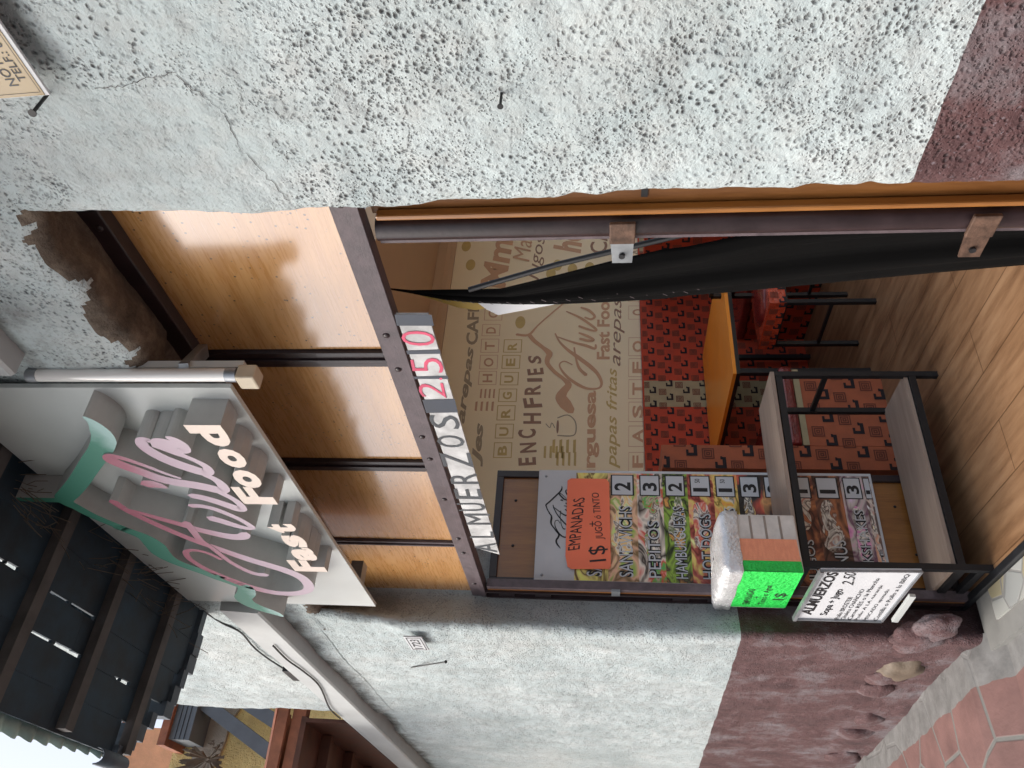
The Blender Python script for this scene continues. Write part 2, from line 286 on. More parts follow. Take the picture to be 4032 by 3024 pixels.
# ------------------------------------------------------------------ mesh builder
class MB:
    def __init__(s): s.v = []; s.f = []; s.mi = []; s.cur = 0; s.sm = []; s.smooth = False
    def add(s, vs, fs):
        o = len(s.v); s.v += [tuple(p) for p in vs]
        for f in fs: s.f.append(tuple(i+o for i in f)); s.mi.append(s.cur); s.sm.append(s.smooth)
        return s
    def quad(s, a, b, c, d): return s.add([a, b, c, d], [(0, 1, 2, 3)])
    def box(s, x0, x1, y0, y1, z0, z1, bev=0):
        if x0 > x1: x0, x1 = x1, x0
        if y0 > y1: y0, y1 = y1, y0
        if z0 > z1: z0, z1 = z1, z0
        vs = [(x, y, z) for z in (z0, z1) for (x, y) in ((x0, y0), (x1, y0), (x1, y1), (x0, y1))]
        return s.add(vs, [(3, 2, 1, 0), (4, 5, 6, 7), (0, 1, 5, 4), (1, 2, 6, 5), (2, 3, 7, 6), (3, 0, 4, 7)])
    def bar(s, a, b, w, h, side=(0, 0, 1)):          # square bar between two points
        a, b = Vector(a), Vector(b); d = (b-a).normalized(); sd_ = Vector(side)
        if abs(d.dot(sd_)) > .95: sd_ = Vector((0, 1, 0))
        u = d.cross(sd_).normalized(); v = u.cross(d).normalized()
        vs = [p+u*(i*w/2)+v*(j*h/2) for p in (a, b) for i, j in ((-1, -1), (1, -1), (1, 1), (-1, 1))]
        return s.add(vs, [(3, 2, 1, 0), (4, 5, 6, 7), (0, 1, 5, 4), (1, 2, 6, 5), (2, 3, 7, 6), (3, 0, 4, 7)])
    def tube(s, pts, r, n=10, cap=True, r2=None):
        pts = [Vector(p) for p in pts]; rings = []; sm0 = s.smooth; s.smooth = True
        for i, p in enumerate(pts):
            d = (pts[min(i+1, len(pts)-1)]-pts[max(i-1, 0)]).normalized()
            a = Vector((0, 0, 1)) if abs(d.z) < .9 else Vector((1, 0, 0))
            u = d.cross(a).normalized(); v = d.cross(u)
            rr = r if r2 is None else r+(r2-r)*i/(len(pts)-1)
            rings.append([p+u*rr*math.cos(2*math.pi*k/n)+v*rr*math.sin(2*math.pi*k/n) for k in range(n)])
        vs = [q for g in rings for q in g]; fs = []
        for i in range(len(rings)-1):
            for k in range(n): fs.append((i*n+k, i*n+(k+1) % n, (i+1)*n+(k+1) % n, (i+1)*n+k))
        s.add(vs, fs); s.smooth = False
        if cap: s.add(rings[0], [tuple(range(n))]); s.add(rings[-1], [tuple(reversed(range(n)))])
        s.smooth = sm0; return s
    def prism(s, poly, nrm):                         # convex or simple polygon, extruded along nrm
        n = len(poly); nrm = Vector(nrm); a = [Vector(p) for p in poly]; b = [p+nrm for p in a]
        s.add(a+b, [tuple(range(n)), tuple(reversed(range(n, 2*n)))]+[(i, n+i, n+(i+1) % n, (i+1) % n) for i in range(n)]); return s
    def ball(s, c, r, sc=(1, 1, 1), seg=14, rings=9, wob=0, seed=0):
        vs = []; fs = []; c = Vector(c); sm0 = s.smooth; s.smooth = True
        for i in range(rings+1):
            t = math.pi*i/rings
            for k in range(seg):
                a = 2*math.pi*k/seg; d = Vector((math.sin(t)*math.cos(a), math.sin(t)*math.sin(a), math.cos(t)))
                q = 1+wob*noise.noise(d*1.7+Vector((seed, seed*3.1, 0)))
                vs.append(c+Vector((d.x*sc[0], d.y*sc[1], d.z*sc[2]))*r*q)
        for i in range(rings):
            for k in range(seg): fs.append((i*seg+k, (i+1)*seg+k, (i+1)*seg+(k+1) % seg, i*seg+(k+1) % seg))
        s.add(vs, fs); s.smooth = sm0; return s
    def build(s, name, mats, parent=None):
        me = bpy.data.meshes.new(name); me.from_pydata(s.v, [], s.f)
        for mm in (mats if isinstance(mats, (list, tuple)) else [mats]): me.materials.append(M[mm] if isinstance(mm, str) else mm)
        me.polygons.foreach_set('material_index', s.mi); me.polygons.foreach_set('use_smooth', s.sm)
        me.update(); o = bpy.data.objects.new(name, me); COL.objects.link(o)
        if parent: o.parent = parent; o.matrix_parent_inverse = Matrix.Translation(-parent.location)
        return o
def tag(o, label=None, cat=None, group=None, kind=None):
    if label: o['label'] = label
    if cat: o['category'] = cat
    if group: o['group'] = group
    if kind: o['kind'] = kind
    return o
def thing(name, loc, label, cat, group=None):
    o = bpy.data.objects.new(name, None); COL.objects.link(o); o.location = loc; o.empty_display_size = .05
    return tag(o, label, cat, group)
def struct(o): o['kind'] = 'structure'; return o
def bevel(o, w=.003, seg=2):
    b = o.modifiers.new('bevel', 'BEVEL'); b.width = w; b.segments = seg; b.limit_method = 'ANGLE'; return o

# ------------------------------------------------------------------ flat lettering
_tcache = {}
def text_geo(body, shear=0, bold=0):
    key = (body, shear, bold)
    if key in _tcache: return _tcache[key]
    cu = bpy.data.curves.new('t', 'FONT'); cu.body = body; cu.size = 1; cu.shear = shear; cu.offset = bold; cu.resolution_u = 3; cu.fill_mode = 'FRONT'
    o = bpy.data.objects.new('t', cu); COL.objects.link(o); bpy.context.view_layer.update()
    me = o.evaluated_get(bpy.context.evaluated_depsgraph_get()).to_mesh()
    vs = [(v.co.x, v.co.y) for v in me.vertices]; fs = [tuple(p.vertices) for p in me.polygons]
    o.to_mesh_clear() if False else None
    bpy.data.objects.remove(o); bpy.data.curves.remove(cu)
    x0 = min(v[0] for v in vs); x1 = max(v[0] for v in vs); y0 = min(v[1] for v in vs); y1 = max(v[1] for v in vs)
    _tcache[key] = (vs, fs, x0, x1, y0, y1); return _tcache[key]
def text(mb, body, O, U, V, N, off=.001, depth=0, shear=0, bold=0, sidemat=None):
    """fit the word into the parallelogram O, O+U, O+V; raised by off along N, thickness depth back along -N"""
    vs, fs, x0, x1, y0, y1 = text_geo(body, shear, bold)
    O, U, V, N = Vector(O), Vector(U), Vector(V), Vector(N).normalized()
    P = [O+U*((x-x0)/(x1-x0))+V*((y-y0)/(y1-y0))+N*off for x, y in vs]
    mb.add(P, fs)
    if depth:
        cnt = {}
        for f in fs:
            for i in range(len(f)):
                a, b = f[i], f[(i+1) % len(f)]; cnt[(a, b)] = cnt.get((a, b), 0)+1
        n = len(P); side = [(a, n+a, n+b, b) for (a, b) in cnt if (b, a) not in cnt]
        c0 = mb.cur
        if sidemat is not None: mb.cur = sidemat
        mb.add(P+[p-N*depth for p in P], side); mb.cur = c0
def ribbon(mb, pts, widths, N, off=0, depth=0, sidemat=None, sub=4):
    """flat brush stroke through 3-D points lying in one plane with normal N"""
    pts = [Vector(p) for p in pts]; N = Vector(N).normalized()
    if not hasattr(widths, '__len__'): widths = [widths]*len(pts)
    Q = []; W = []
    for i in range(len(pts)-1):
        p0, p1, p2, p3 = pts[max(i-1, 0)], pts[i], pts[i+1], pts[min(i+2, len(pts)-1)]
        for k in range(sub):
            t = k/sub; Q.append(.5*((2*p1)+(p2-p0)*t+(2*p0-5*p1+4*p2-p3)*t*t+(3*p1-p0-3*p2+p3)*t*t*t)); W.append(widths[i]+(widths[i+1]-widths[i])*t)
    Q.append(pts[-1]); W.append(widths[-1])
    L = []; Rr = []
    for i, q in enumerate(Q):
        d = (Q[min(i+1, len(Q)-1)]-Q[max(i-1, 0)])
        s_ = N.cross(d).normalized()*W[i]/2
        L.append(q+s_+N*off); Rr.append(q-s_+N*off)
    # round ends
    d0 = (Q[0]-Q[1]).normalized()*W[0]*.4+N*0; d1 = (Q[-1]-Q[-2]).normalized()*W[-1]*.4
    n = len(L); vs = L+Rr+[Q[0]+d0+N*off, Q[-1]+d1+N*off]
    fs = [(i, n+i, n+i+1, i+1) for i in range(n-1)]+[(0, 2*n, n), (n-1, 2*n-1, 2*n+1)]
    mb.add(vs, fs)
    if depth:
        c0 = mb.cur
        if sidemat is not None: mb.cur = sidemat
        loop = L+[vs[2*n+1]]+list(reversed(Rr))+[vs[2*n]]; k = len(loop)
        sm0 = mb.smooth
        mb.add(loop+[p-N*depth for p in loop], [(i, (i+1) % k, k+(i+1) % k, k+i) for i in range(k)]); mb.smooth = sm0; mb.cur = c0
def disc(mb, c, ru, rv, U, V, N, off=0, n=20, wob=0):
    c, U, V, N = Vector(c), Vector(U), Vector(V), Vector(N)
    mb.add([c+U*(ru*math.cos(2*math.pi*i/n)*(1+wob*random.uniform(-1, 1)))+V*(rv*math.sin(2*math.pi*i/n)*(1+wob*random.uniform(-1, 1)))+N*off for i in range(n)], [tuple(range(n))])
NY = Vector((0, -1, 0)); NX = Vector((1, 0, 0)); NZ = Vector((0, 0, 1))
def tpx(mb, body, a, b, c, plane, val, N, **k):      # a baseline start, b baseline end, c top above the start (photo px)
    A, B, Cc = [PX(q[0], q[1], plane, val) for q in (a, b, c)]
    text(mb, body, A, B-A, Cc-A, N, **k)

# =================================================================== SETTING
def gz(x): x = max(-14, min(6, x)); return .222+.08*(x+3.1) if x < -3.05 else (.226-.06*(x+3.05)/.2 if x < -2.85 else .166+.02*(x+2.85))
FY = .95                                             # street face of the wall
DY = 1.10                                            # face of the door frame

g = MB(); xs = sorted([-300, -60, -14, -3.06, -2.84]+[-13+i for i in range(19)]+[60, 300])
for i in range(len(xs)-1):
    a, b = xs[i], xs[i+1]
    g.quad((a, -1.0, gz(a)-.13), (a, -5.2, gz(a)-.13), (b, -5.2, gz(b)-.13), (b, -1.0, gz(b)-.13))
    g.quad((a, -5.2, gz(a)-.14), (a, -300, gz(a)-.14), (b, -300, gz(b)-.14), (b, -5.2, gz(b)-.14))
    g.quad((a, 300, gz(a)-.3), (a, 7.2, gz(a)-.3), (b, 7.2, gz(b)-.3), (b, 300, gz(b)-.3))
struct(g.build('road', 'asphalt'))
g = MB()
for i in range(len(xs)-1):
    a, b = xs[i], xs[i+1]
    if a < -20 or b > 20: continue
    g.quad((a, .98, gz(a)), (a, -.86, gz(a)), (b, -.86, gz(b)), (b, .98, gz(b)))
struct(g.build('pavement', 'paving'))
g = MB()
for i in range(len(xs)-1):
    a, b = xs[i], xs[i+1]
    if a < -20 or b > 20: continue
    vs = [(x, y, gz(x)+dz) for x in (a, b) for (y, dz) in ((-.86, -.3), (-.86, .004), (-1.0, .004), (-1.0, -.3))]
    g.add(vs, [(0, 1, 5, 4), (1, 2, 6, 5), (2, 3, 7, 6)])
struct(g.build('kerb', 'kerb'))

# facade: three patches of one rough plaster skin round the doorway ------------
def table(pts, key, val, Y):
    t = sorted([(fY(x, y, Y)[key], fY(x, y, Y)[val]) for x, y in pts]); return t
def interp(t, k):
    if k <= t[0][0]: return t[0][1]
    for (a, b), (c, d) in zip(t, t[1:]):
        if k <= c: return b+(d-b)*(k-a)/max(1e-6, c-a)
    return t[-1][1]
T_r = table([(233, 455), (330, 456), (420, 458), (560, 455), (690, 449), (737, 450), (924, 442), (1044, 433), (1150, 430), (1197, 430), (1237, 421), (1287, 423), (1337, 413), (1474, 406), (1600, 400), (1700, 397), (1750, 389), (1840, 393), (1868, 388), (1975, 390), (2212, 386)], 2, 0, .972)
T_l = table([(560, 1318), (737, 1336), (870, 1354), (1037, 1359), (1270, 1372), (1474, 1376), (1700, 1382), (1900, 1380)], 2, 0, FY)
T_t = table([(100, 470), (110, 500), (133, 553), (200, 610), (253, 680), (317, 750), (335, 795)], 0, 2, .972)
T_t.sort()
ZTOP = 2.575
def rough(x, z, y0=0):
    p = Vector((x, y0, z)); v = .012*noise.noise(p*2.1)+.006*noise.noise(p*7)+.0035*noise.noise(p*19+Vector((3, 1, 7)))
    v += .0022*noise.noise(p*43); return v
def edge_n(k, s): return .007*noise.noise(Vector((s, 0, k*9)))+.004*noise.noise(Vector((s, 5, k*31)))+.002*noise.noise(Vector((s, 5, k*90)))
def Xr(z): return interp(T_r, z)+.5*edge_n(z, 11)
def Xl(z): return interp(T_l, z)+edge_n(z, 47)
def Zt(x): return (interp(T_t, x) if x > -1.35 else 2.55)+edge_n(x, 83)
def steps(a, b, n): return [a+(b-a)*i/n for i in range(n+1)]
RAD = .035
def prof(s, e, depth_in, flare):                     # s along the profile from inside the reveal to the street face: returns (shift, Y)
    pass
wall = thing('facade_wall', (-2, FY, 0), 'rough plastered street wall, grey white above and oxblood below, round the shop doorway', 'wall')
def patch(name, ks, edgefn, mode, S_out, sign, innerpos, back=1.30, smooth_top=None):
    """ks = positions along the edge; mode 'v' edge is x(z), mode 'h' edge is z(x)"""
    mb = MB(); mb.smooth = True; rows = []
    for k in ks:
        e = edgefn(k); row = []
        inn = innerpos(k)
        rd = RAD
        if smooth_top and k > smooth_top: rd = 0
        def put(shift, y):
            if mode == 'v': x, z = e+sign*shift, k
            else: x, z = k, e+shift
            yy = y-rough(x, z) if y < 1.0 else y+.4*rough(x, z, 3)
            if y >= 1.0:
                t = (y-FY)/(DY-FY)
                q = e+(inn-e)*min(1, max(0, t))+.5*rough(x+y, z, 9)
                if mode == 'v': x = q
                else: z = q
            row.append((x, yy, z))
        if rd:
            for y in (back, 1.18, 1.12, 1.08, 1.05, 1.02, 1.0): put(0, y)
            for a in (15, 35, 55, 75): put(rd*(1-math.cos(R(a))), FY+rd-rd*math.sin(R(a)))
        else:
            for y in (1.30, 1.2, 1.15, 1.1, 1.05, 1.02, 1.0): put(0, y)
            for a in (15, 35, 55, 75): put(.001*a, FY+.001)
        for s_ in S_out: put(rd+s_ if rd else .08+s_, FY)
        rows.append(row)
    w = len(rows[0]); vs = [p for r_ in rows for p in r_]
    fs = [(i*w+j, i*w+j+1, (i+1)*w+j+1, (i+1)*w+j) for i in range(len(rows)-1) for j in range(w-1)]
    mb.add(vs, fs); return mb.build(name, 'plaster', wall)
def outs(L, d0, d1):
    o = [0]; d = d0
    while o[-1] < L: o.append(o[-1]+d); d = min(d1, d*1.03)
    return o
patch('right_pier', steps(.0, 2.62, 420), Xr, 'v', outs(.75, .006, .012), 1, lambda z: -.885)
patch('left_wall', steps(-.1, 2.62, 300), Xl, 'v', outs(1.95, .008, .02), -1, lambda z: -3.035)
# lintel, spans between the piers (runs past both edges, over the piers above)
def lin_in(x): return 2.495
def lintel():
    mb = MB(); mb.smooth = True; rows = []
    XS = steps(-3.06, -.80, 300)
    for x in XS:
        e = Zt(x); row = []
        for y in (1.30, 1.16, 1.12, 1.09, 1.06, 1.03, 1.01):
            t = min(1, (y-.985)/(DY-.985)); z = e+(2.492-e)*t
            row.append((x, y, z+1.2*rough(x+y*2, z, 9)))
        for a in (10, 30, 50, 70): row.append((x, FY+RAD-RAD*math.sin(R(a))-rough(x, e), e+RAD*(1-math.cos(R(a)))))
        k = outs(1.9, .006, .02)
        for s_ in k:
            z = e+RAD+s_; row.append((x, FY-.004-rough(x, z), z))
        rows.append(row)
    w = len(rows[0]); vs = [p for r_ in rows for p in r_]
    mb.add(vs, [(i*w+j, i*w+j+1, (i+1)*w+j+1, (i+1)*w+j) for i in range(len(rows)-1) for j in range(w-1)])
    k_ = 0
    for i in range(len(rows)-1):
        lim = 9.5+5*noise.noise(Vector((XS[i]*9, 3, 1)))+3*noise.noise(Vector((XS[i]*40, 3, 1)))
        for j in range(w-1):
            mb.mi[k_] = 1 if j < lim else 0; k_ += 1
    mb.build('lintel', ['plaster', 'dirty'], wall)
    # plaster above both piers
    for nm, a, b, nx in (('upper_wall', -4.45, -3.06, 120), ('upper_wall', -.80, .6, 110)):
        mb = MB(); mb.smooth = True; X = steps(a, b, nx); Z = steps(2.60, 4.4, 110)
        mb.add([(x, FY-.002-rough(x, z), z) for x in X for z in Z], [(i*111+j, i*111+j+1, (i+1)*111+j+1, (i+1)*111+j) for i in range(nx) for j in range(110)])
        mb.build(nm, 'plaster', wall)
lintel()
# the rest of the masonry (behind the skin, and the long low wall down the street)
mb = MB()
mb.box(-4.44, -3.06, FY+.05, 1.30, 2.70, 4.4); mb.box(-.86, 3.2, FY+.03, 1.30, -.4, 4.4); mb.box(-4.9, -3.10, FY+.06, 1.30, -.4, 2.70)
mb.box(-3.06, -.86, FY+.05, 1.30, 2.72, 4.4)
mb.build('masonry', 'plaster2', wall)
mb = MB(); mb.smooth = True; X = steps(-13, -4.46, 210); Z = steps(-.8, 2.93, 90)
mb.add([(x, FY+(.01 if x < -4.9 else .025)-rough(x, z), z) for x in X for z in Z], [(i*91+j, i*91+j+1, (i+1)*91+j+1, (i+1)*91+j) for i in range(210) for j in range(90)])
mb.smooth = False; mb.box(-13, -4.9, FY+.06, 1.6, -.8, 2.92)
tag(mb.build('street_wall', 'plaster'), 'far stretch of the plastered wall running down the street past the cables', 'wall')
# end reveal of upper wall at X=-4.45
def facY(x, z): return FY-rough(x, z)

# cracks in the plaster patch
mb = MB()
for pl in ([(372, 362), (440, 350), (500, 345), (560, 322), (610, 315), (665, 297), (690, 290)], [(690, 300), (800, 390), (860, 430), (905, 500), (940, 580), (990, 640), (1040, 690), (1110, 760), (1150, 800)]):
    pts = []
    for (x, y), (x2, y2) in zip(pl, pl[1:]):
        for t in (0, .2, .4, .6, .8):
            jx, jy = random.uniform(-7, 7), random.uniform(-7, 7); p = onY(x+(x2-x)*t+jx, y+(y2-y)*t+jy, FY); p.y = facY(p.x, p.z)-.0012; pts.append(p)
    ribbon(mb, pts, [random.uniform(.0004, .0014) for _ in pts], NY, sub=1)
mb.build('crack', 'ink', wall)

# ledge running along the wall
lg = MB()
for a, b in ((-13, -2.69), (-1.25, 3.0)):
    z0, z1 = (2.70, 2.86)
    lg.prism([(a, FY+.03, z0), (a, .892, z0), (a, .886, z0+.008), (a, .892, z1-.015), (a, FY+.03, z1)][::-1], (b-a, 0, 0))
led = lg.build('plaster_ledge', 'ledge'); tag(led, 'grey painted ledge running along the wall behind the sign', 'ledge')

# boulders bedded at the foot of the wall
for i, (x, y, r_, mt) in enumerate([(1965, 1392, .06, 'stone'), (2010, 1372, .05, 'stone'), (1935, 1455, .06, 'stone2'), (1900, 1470, .055, 'stone'), (1880, 1500, .05, 'stone'), (1862, 1560, .055, 'stone2'), (1835, 1590, .06, 'stone'), (1810, 1640, .07, 'stone')]):
    p = fY(x, y, .90)
    p = fY(x, y, .93); mb = MB(); mb.ball((p.x, .957, p.z-.025), r_*1.15, (1.6, .6, 1.2), 24, 16, wob=.28, seed=i*3.3)
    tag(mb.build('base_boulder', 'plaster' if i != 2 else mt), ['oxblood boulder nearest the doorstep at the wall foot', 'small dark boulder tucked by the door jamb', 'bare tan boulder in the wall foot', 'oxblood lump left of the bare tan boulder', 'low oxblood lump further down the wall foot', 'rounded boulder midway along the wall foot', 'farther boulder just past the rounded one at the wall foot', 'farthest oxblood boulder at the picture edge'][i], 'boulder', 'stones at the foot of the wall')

# doorstep
st = thing('door_step', (-2.2, 1.0, .2), 'worn doorstep faced with broken cream tiles below the shop door', 'step')
mb = MB(); mb.smooth = True
for (a, b) in ((-2.93, -.9),):
    mb.smooth = False
    mb.box(a, b, .915, 1.16, -.1, .188)
mb.build('step_slab', 'kerb', st)
mb = MB(); mb.box(-2.80, -.95, .985, 1.088, .189, .197); mb.build('tile_facing', 'mosaic', st)
mb = MB(); mb.box(-3.02, -.98, 1.090, 1.118, .19, .212); bevel(mb.build('threshold_bar', 'blackmetal', st), .003)

# =================================================================== EAVE ABOVE
ev = thing('tiled_eave', (-2.0, .6, 3.0), 'dark tiled eave overhead with bare rafters and chinks of sky', 'roof')
EX0 = -2.84
mb = MB()                                            # sarking boards with gaps that let the sky through
holes = [((0, 870), (30, 890)), ((150, 850), (180, 880)), ((110, 925), (172, 990))]
import itertools
bx = EX0; i = 0
gapspec = {}
bw = .118
ybs = [.36, .47, .58, .69, .80, .955]
random.seed(5)
def ein(x): return .39
def eout(x): return .345+.035*max(0, min(1, (-2.0-x)/.5))
ELT = [(.39, -2.56), (.446, -2.64), (.494, -2.70), (.564, -2.788), (.631, -2.814), (.738, -2.85), (1.0, -2.85)]
def eleft(y): return interp(ELT, y)
LEAKS = [(-1.86, -1.77, .70), (-2.24, -2.01, .70), (-2.24, -2.0, .588), (-2.535, -2.44, .588)]   # chinks of sky between the boards
RB = [.955, .83, .70, .588, .49, .39]
for j in range(5):
    x = EX0; y1, y0 = RB[j], RB[j+1]
    while x < 2.6:
        L_ = random.uniform(.5, 1.1); x2 = min(2.6, x+L_)
        xa, xb = max(x+.0005, eleft(y0)), x2-.0005
        cuts = [xa]
        for a_, b_, yl in LEAKS:
            if abs(yl-y0) < .01: cuts += [q for q in (a_, b_, a_+(b_-a_)*.55, a_+(b_-a_)*.62) if xa < q < xb]
        cuts = sorted(cuts)+[xb]
        for a_, b_ in zip(cuts, cuts[1:]):
            if b_-a_ < .002: continue
            mid = (a_+b_)/2; g_ = .0008
            for la, lb, yl in LEAKS:
                if abs(yl-y0) < .01 and la < mid < lb: g_ = .012 if mid < la+(lb-la)*.55 else (.001 if mid < la+(lb-la)*.62 else .008)
            mb.prism([(a_, y0+g_, 3.0), (b_, y0+g_*.8, 3.0), (b_, y1-.0008, 3.0), (a_, y1-.0008, 3.0)], (0, 0, .010))
        x = x2
mb.build('sarking_boards', 'soffit', ev)
for i, x in enumerate([-2.62, -2.28, -1.95, -1.62, -1.28, -.9, -.4, .2, .8]):
    mb = MB(); mb.bar((x, .99, 2.985), (x+.02, ein(x+.02)+.01, 2.985), .04, .03); mb.build('rafter', 'rafter', ev)
mb = MB()
for k in range(40):                                  # tile courses on top, uneven ends past the boards
    x = EX0-.02+k*.14
    for (y0, y1) in ((.40, .56), (.52, .67), (.72, 1.06)):
        y0 = max(y0, eout(x)+.03)
        if y0 > y1-.03: continue
        if x < eleft(y0)-.02: continue
        if any(a_-.16 < x < b_+.02 and y0-.03 < yl < y1+.03 for a_, b_, yl in LEAKS): continue
        z = 3.025+(y0-.3)*.35+random.uniform(0, .012)
        arc = [(x+.075*math.cos(R(a))+.07, y0+random.uniform(-.01, .01), z+.05*math.sin(R(a))) for a in range(0, 181, 30)]
        arc2 = [(p[0], y1, p[2]+.07) for p in arc]
        n_ = len(arc); mb.add(arc+arc2, [(q, q+1, n_+q+1, n_+q) for q in range(n_-1)])
tl = mb.build('roof_tiles', 'tile', ev); so = tl.modifiers.new('solid', 'SOLIDIFY'); so.thickness = .012
mb = MB()                                            # end board with broken tile edge
ys = [.955, .86, .78, .72, .66, .6, .55, .5, .45, .42, .39]
for k in range(len(ys)-1):
    e_ = eleft(ys[k+1]); mb.box(e_-.03-.012*(k % 3), e_+.004, ys[k+1], ys[k]-.001, 2.985-.004*(k % 2), 3.05+.006*(k % 3))
mb.build('barge_tiles', 'tile', ev)
mb = MB(); mb.smooth = True                          # short gutter end at the broken corner
rows = [[(x, (.37)+.025*math.cos(R(a)), 2.985+.03*math.sin(R(a))) for a in range(-180, 1, 20)] for x in (-2.60, -2.45)]
w = len(rows[0]); mb.add(rows[0]+rows[1], [(j, j+1, w+j+1, w+j) for j in range(w-1)])
gt = mb.build('gutter', 'tile', ev); gt.modifiers.new('solid', 'SOLIDIFY').thickness = .004
mb = MB(); mb.smooth = True                          # corrugated sheet beyond the boards
X = steps(-2.58, 2.6, 520)
mb.add([(x, y, 3.03+.008*math.sin(x*2*math.pi/.07)) for x in X for y in (ein(x)+.02, eout(x)+.006*math.sin(x*2*math.pi/.07))], [(i*2, i*2+1, i*2+3, i*2+2) for i in range(520)])
cs = mb.build('corrugated_sheet', 'corr', ev); cs.modifiers.new('solid', 'SOLIDIFY').thickness = .002
mb = MB()                                            # straw caught between sign and eave
for k in range(90):
    x = random.choice([random.gauss(-2.45, .14), random.gauss(-2.3, .25), random.gauss(-1.75, .05)]); x = max(-2.8, min(-1.6, x))
    p = Vector((x, random.uniform(.80, .93), 2.97)); q = p+Vector((random.uniform(-.05, .05), random.uniform(-.05, .03), -random.uniform(.02, .10)))
    mb.tube([p, (p+q)/2+Vector((random.uniform(-.01, .01), 0, 0)), q], .0012, 3, False)
tag(mb.build('straw_tuft', 'hair'), 'dry straw and cobweb hanging where the eave meets the sign', 'straw', kind='stuff')

# =================================================================== SHOP SIGN
SY = .92; SF = .853
sg = thing('shop_sign', (-1.85, SY, 2.2), 'white shop sign with raised script lettering and green mountain outline above the door', 'sign')
pr = onY(500*D, 838*D, SY); plc = onY(810.7*D, 1310*D, SY)
sx1, sz0 = pr.x, (pr.z+plc.z)/2; sx0 = plc.x
mb = MB(); mb.box(sx0, sx1, SY, SY+.012, sz0, 2.965); bevel(mb.build('sign_panel', 'white', sg), .001)
def zA(x, y): return (400+x*.31646, 1660+y*.31646)
def zB(x, y): return (400+x*.40687, 1960+y*.40687)
def zC(x, y): return (x*.36157, 1500+y*.36157)
B_ = zB; A_ = zA
AV = [  # the strokes of the script word, traced on the sign's own plane
 ([B_(*p) for p in [(1155, 597), (1050, 545), (950, 515), (860, 507), (815, 530), (850, 590), (930, 645), (1010, 690), (1130, 745), (1250, 795), (1400, 850), (1550, 893), (1700, 922), (1850, 928), (1960, 912), (2005, 880), (1990, 825), (1920, 765), (1780, 705), (1620, 655), (1450, 605), (1300, 555), (1160, 505), (1060, 470), (960, 437), (800, 375), (600, 290), (400, 198), (250, 125), (110, 35)]],
  [.009, .011, .012, .012, .013, .014, .015, .016, .019, .022, .024, .026, .026, .024, .022, .022, .024, .026, .028, .028, .026, .024, .022, .021, .020, .019, .019, .018, .017, .019]),
 ([B_(*p) for p in [(240, 108), (400, 152), (600, 210), (800, 265), (950, 310), (1100, 345), (1250, 375), (1360, 375), (1395, 345)]], [.008, .014, .018, .020, .022, .024, .027, .026, .018]),
 ([B_(*p) for p in [(820, 235), (880, 310), (950, 400), (1040, 462), (1130, 530), (1250, 620), (1400, 700), (1500, 735), (1590, 742)]], [.016, .016, .014, .012, .012, .012, .015, .018, .019]),
 ([A_(*p) for p in [(1110, 1040), (1250, 1045), (1420, 1085), (1600, 1155), (1750, 1225), (1860, 1295), (1870, 1318), (1800, 1318), (1650, 1280), (1500, 1232), (1365, 1195)]], [.014, .015, .015, .014, .013, .013, .012, .014, .019, .022, .023]),
 ([A_(*p) for p in [(1125, 912), (1250, 935), (1400, 975), (1550, 1025), (1680, 1070), (1745, 1078), (1735, 1030), (1650, 960), (1500, 880), (1380, 820), (1250, 790)]], [.019, .021, .021, .022, .023, .020, .014, .013, .015, .017, .016]),
 ([A_(*p) for p in [(550, 765), (640, 765), (730, 785), (815, 812)]], [.024, .026, .020, .006]),
 ([A_(*p) for p in [(985, 690), (800, 630), (600, 553), (350, 465), (200, 425), (110, 420), (130, 465), (300, 540), (500, 610), (700, 685), (900, 735), (1100, 765), (1300, 800), (1450, 835), (1520, 830), (1505, 775), (1420, 705), (1290, 645)]],
  [.006, .008, .010, .012, .014, .018, .026, .026, .026, .027, .027, .027, .027, .026, .022, .018, .015, .014]),
 ([A_(*p) for p in [(615, 232), (565, 205), (505, 215), (520, 275), (600, 340), (720, 410), (900, 490), (1100, 560), (1270, 610), (1330, 600), (1310, 545), (1200, 480), (1050, 415), (930, 370), (800, 310), (690, 262)]], [.010, .013, .018, .021, .023, .025, .027, .027, .026, .021, .014, .012, .012, .016, .022, .028]),
 ([A_(*p) for p in [(660, 235), (760, 250), (880, 290), (1000, 330)]], [.022, .034, .040, .026]),
 ([A_(*p) for p in [(830, 170), (920, 205), (1010, 270), (1040, 330), (980, 345)]], [.010, .016, .020, .020, .014]),
]
MT = ([(zC(*p), w) for p, w in [((912, 392), .005), ((1010, 455), .018), ((1090, 545), .034), ((1130, 640), .040), ((1090, 760), .038), ((1010, 870), .037), ((930, 990), .036), ((850, 1110), .036), ((760, 1215), .036), ((700, 1300), .034), ((850, 1385), .026), ((1000, 1465), .025), ((1200, 1550), .024), ((1400, 1630), .024)]]
      + [(zB(*p), w) for p, w in [((150, 280), .027), ((300, 335), .029), ((420, 385), .034), ((510, 455), .046), ((575, 535), .044), ((670, 600), .034), ((800, 655), .030), ((1000, 725), .030), ((1130, 775), .031), ((1280, 825), .033), ((1390, 870), .038), ((1400, 930), .044), ((1370, 970), .042), ((1420, 1020), .040), ((1520, 1065), .037), ((1620, 1098), .032), ((1700, 1125), .022), ((1750, 1148), .008)]])
M2 = [(zC(*p), w) for p, w in [((110, 1290), .020), ((300, 1295), .022), ((500, 1300), .024), ((680, 1305), .026)]]
mb = MB()
for i, (ps, ws) in enumerate(AV):
    ribbon(mb, [onY(p[0], p[1], SF) for p in ps], [w_*1.42 for w_ in ws], NY, off=.0006*i, depth=.067+.0006*i, sidemat=1)
mb.build('script_lettering', ['script', 'letterside'], sg)
mb = MB()
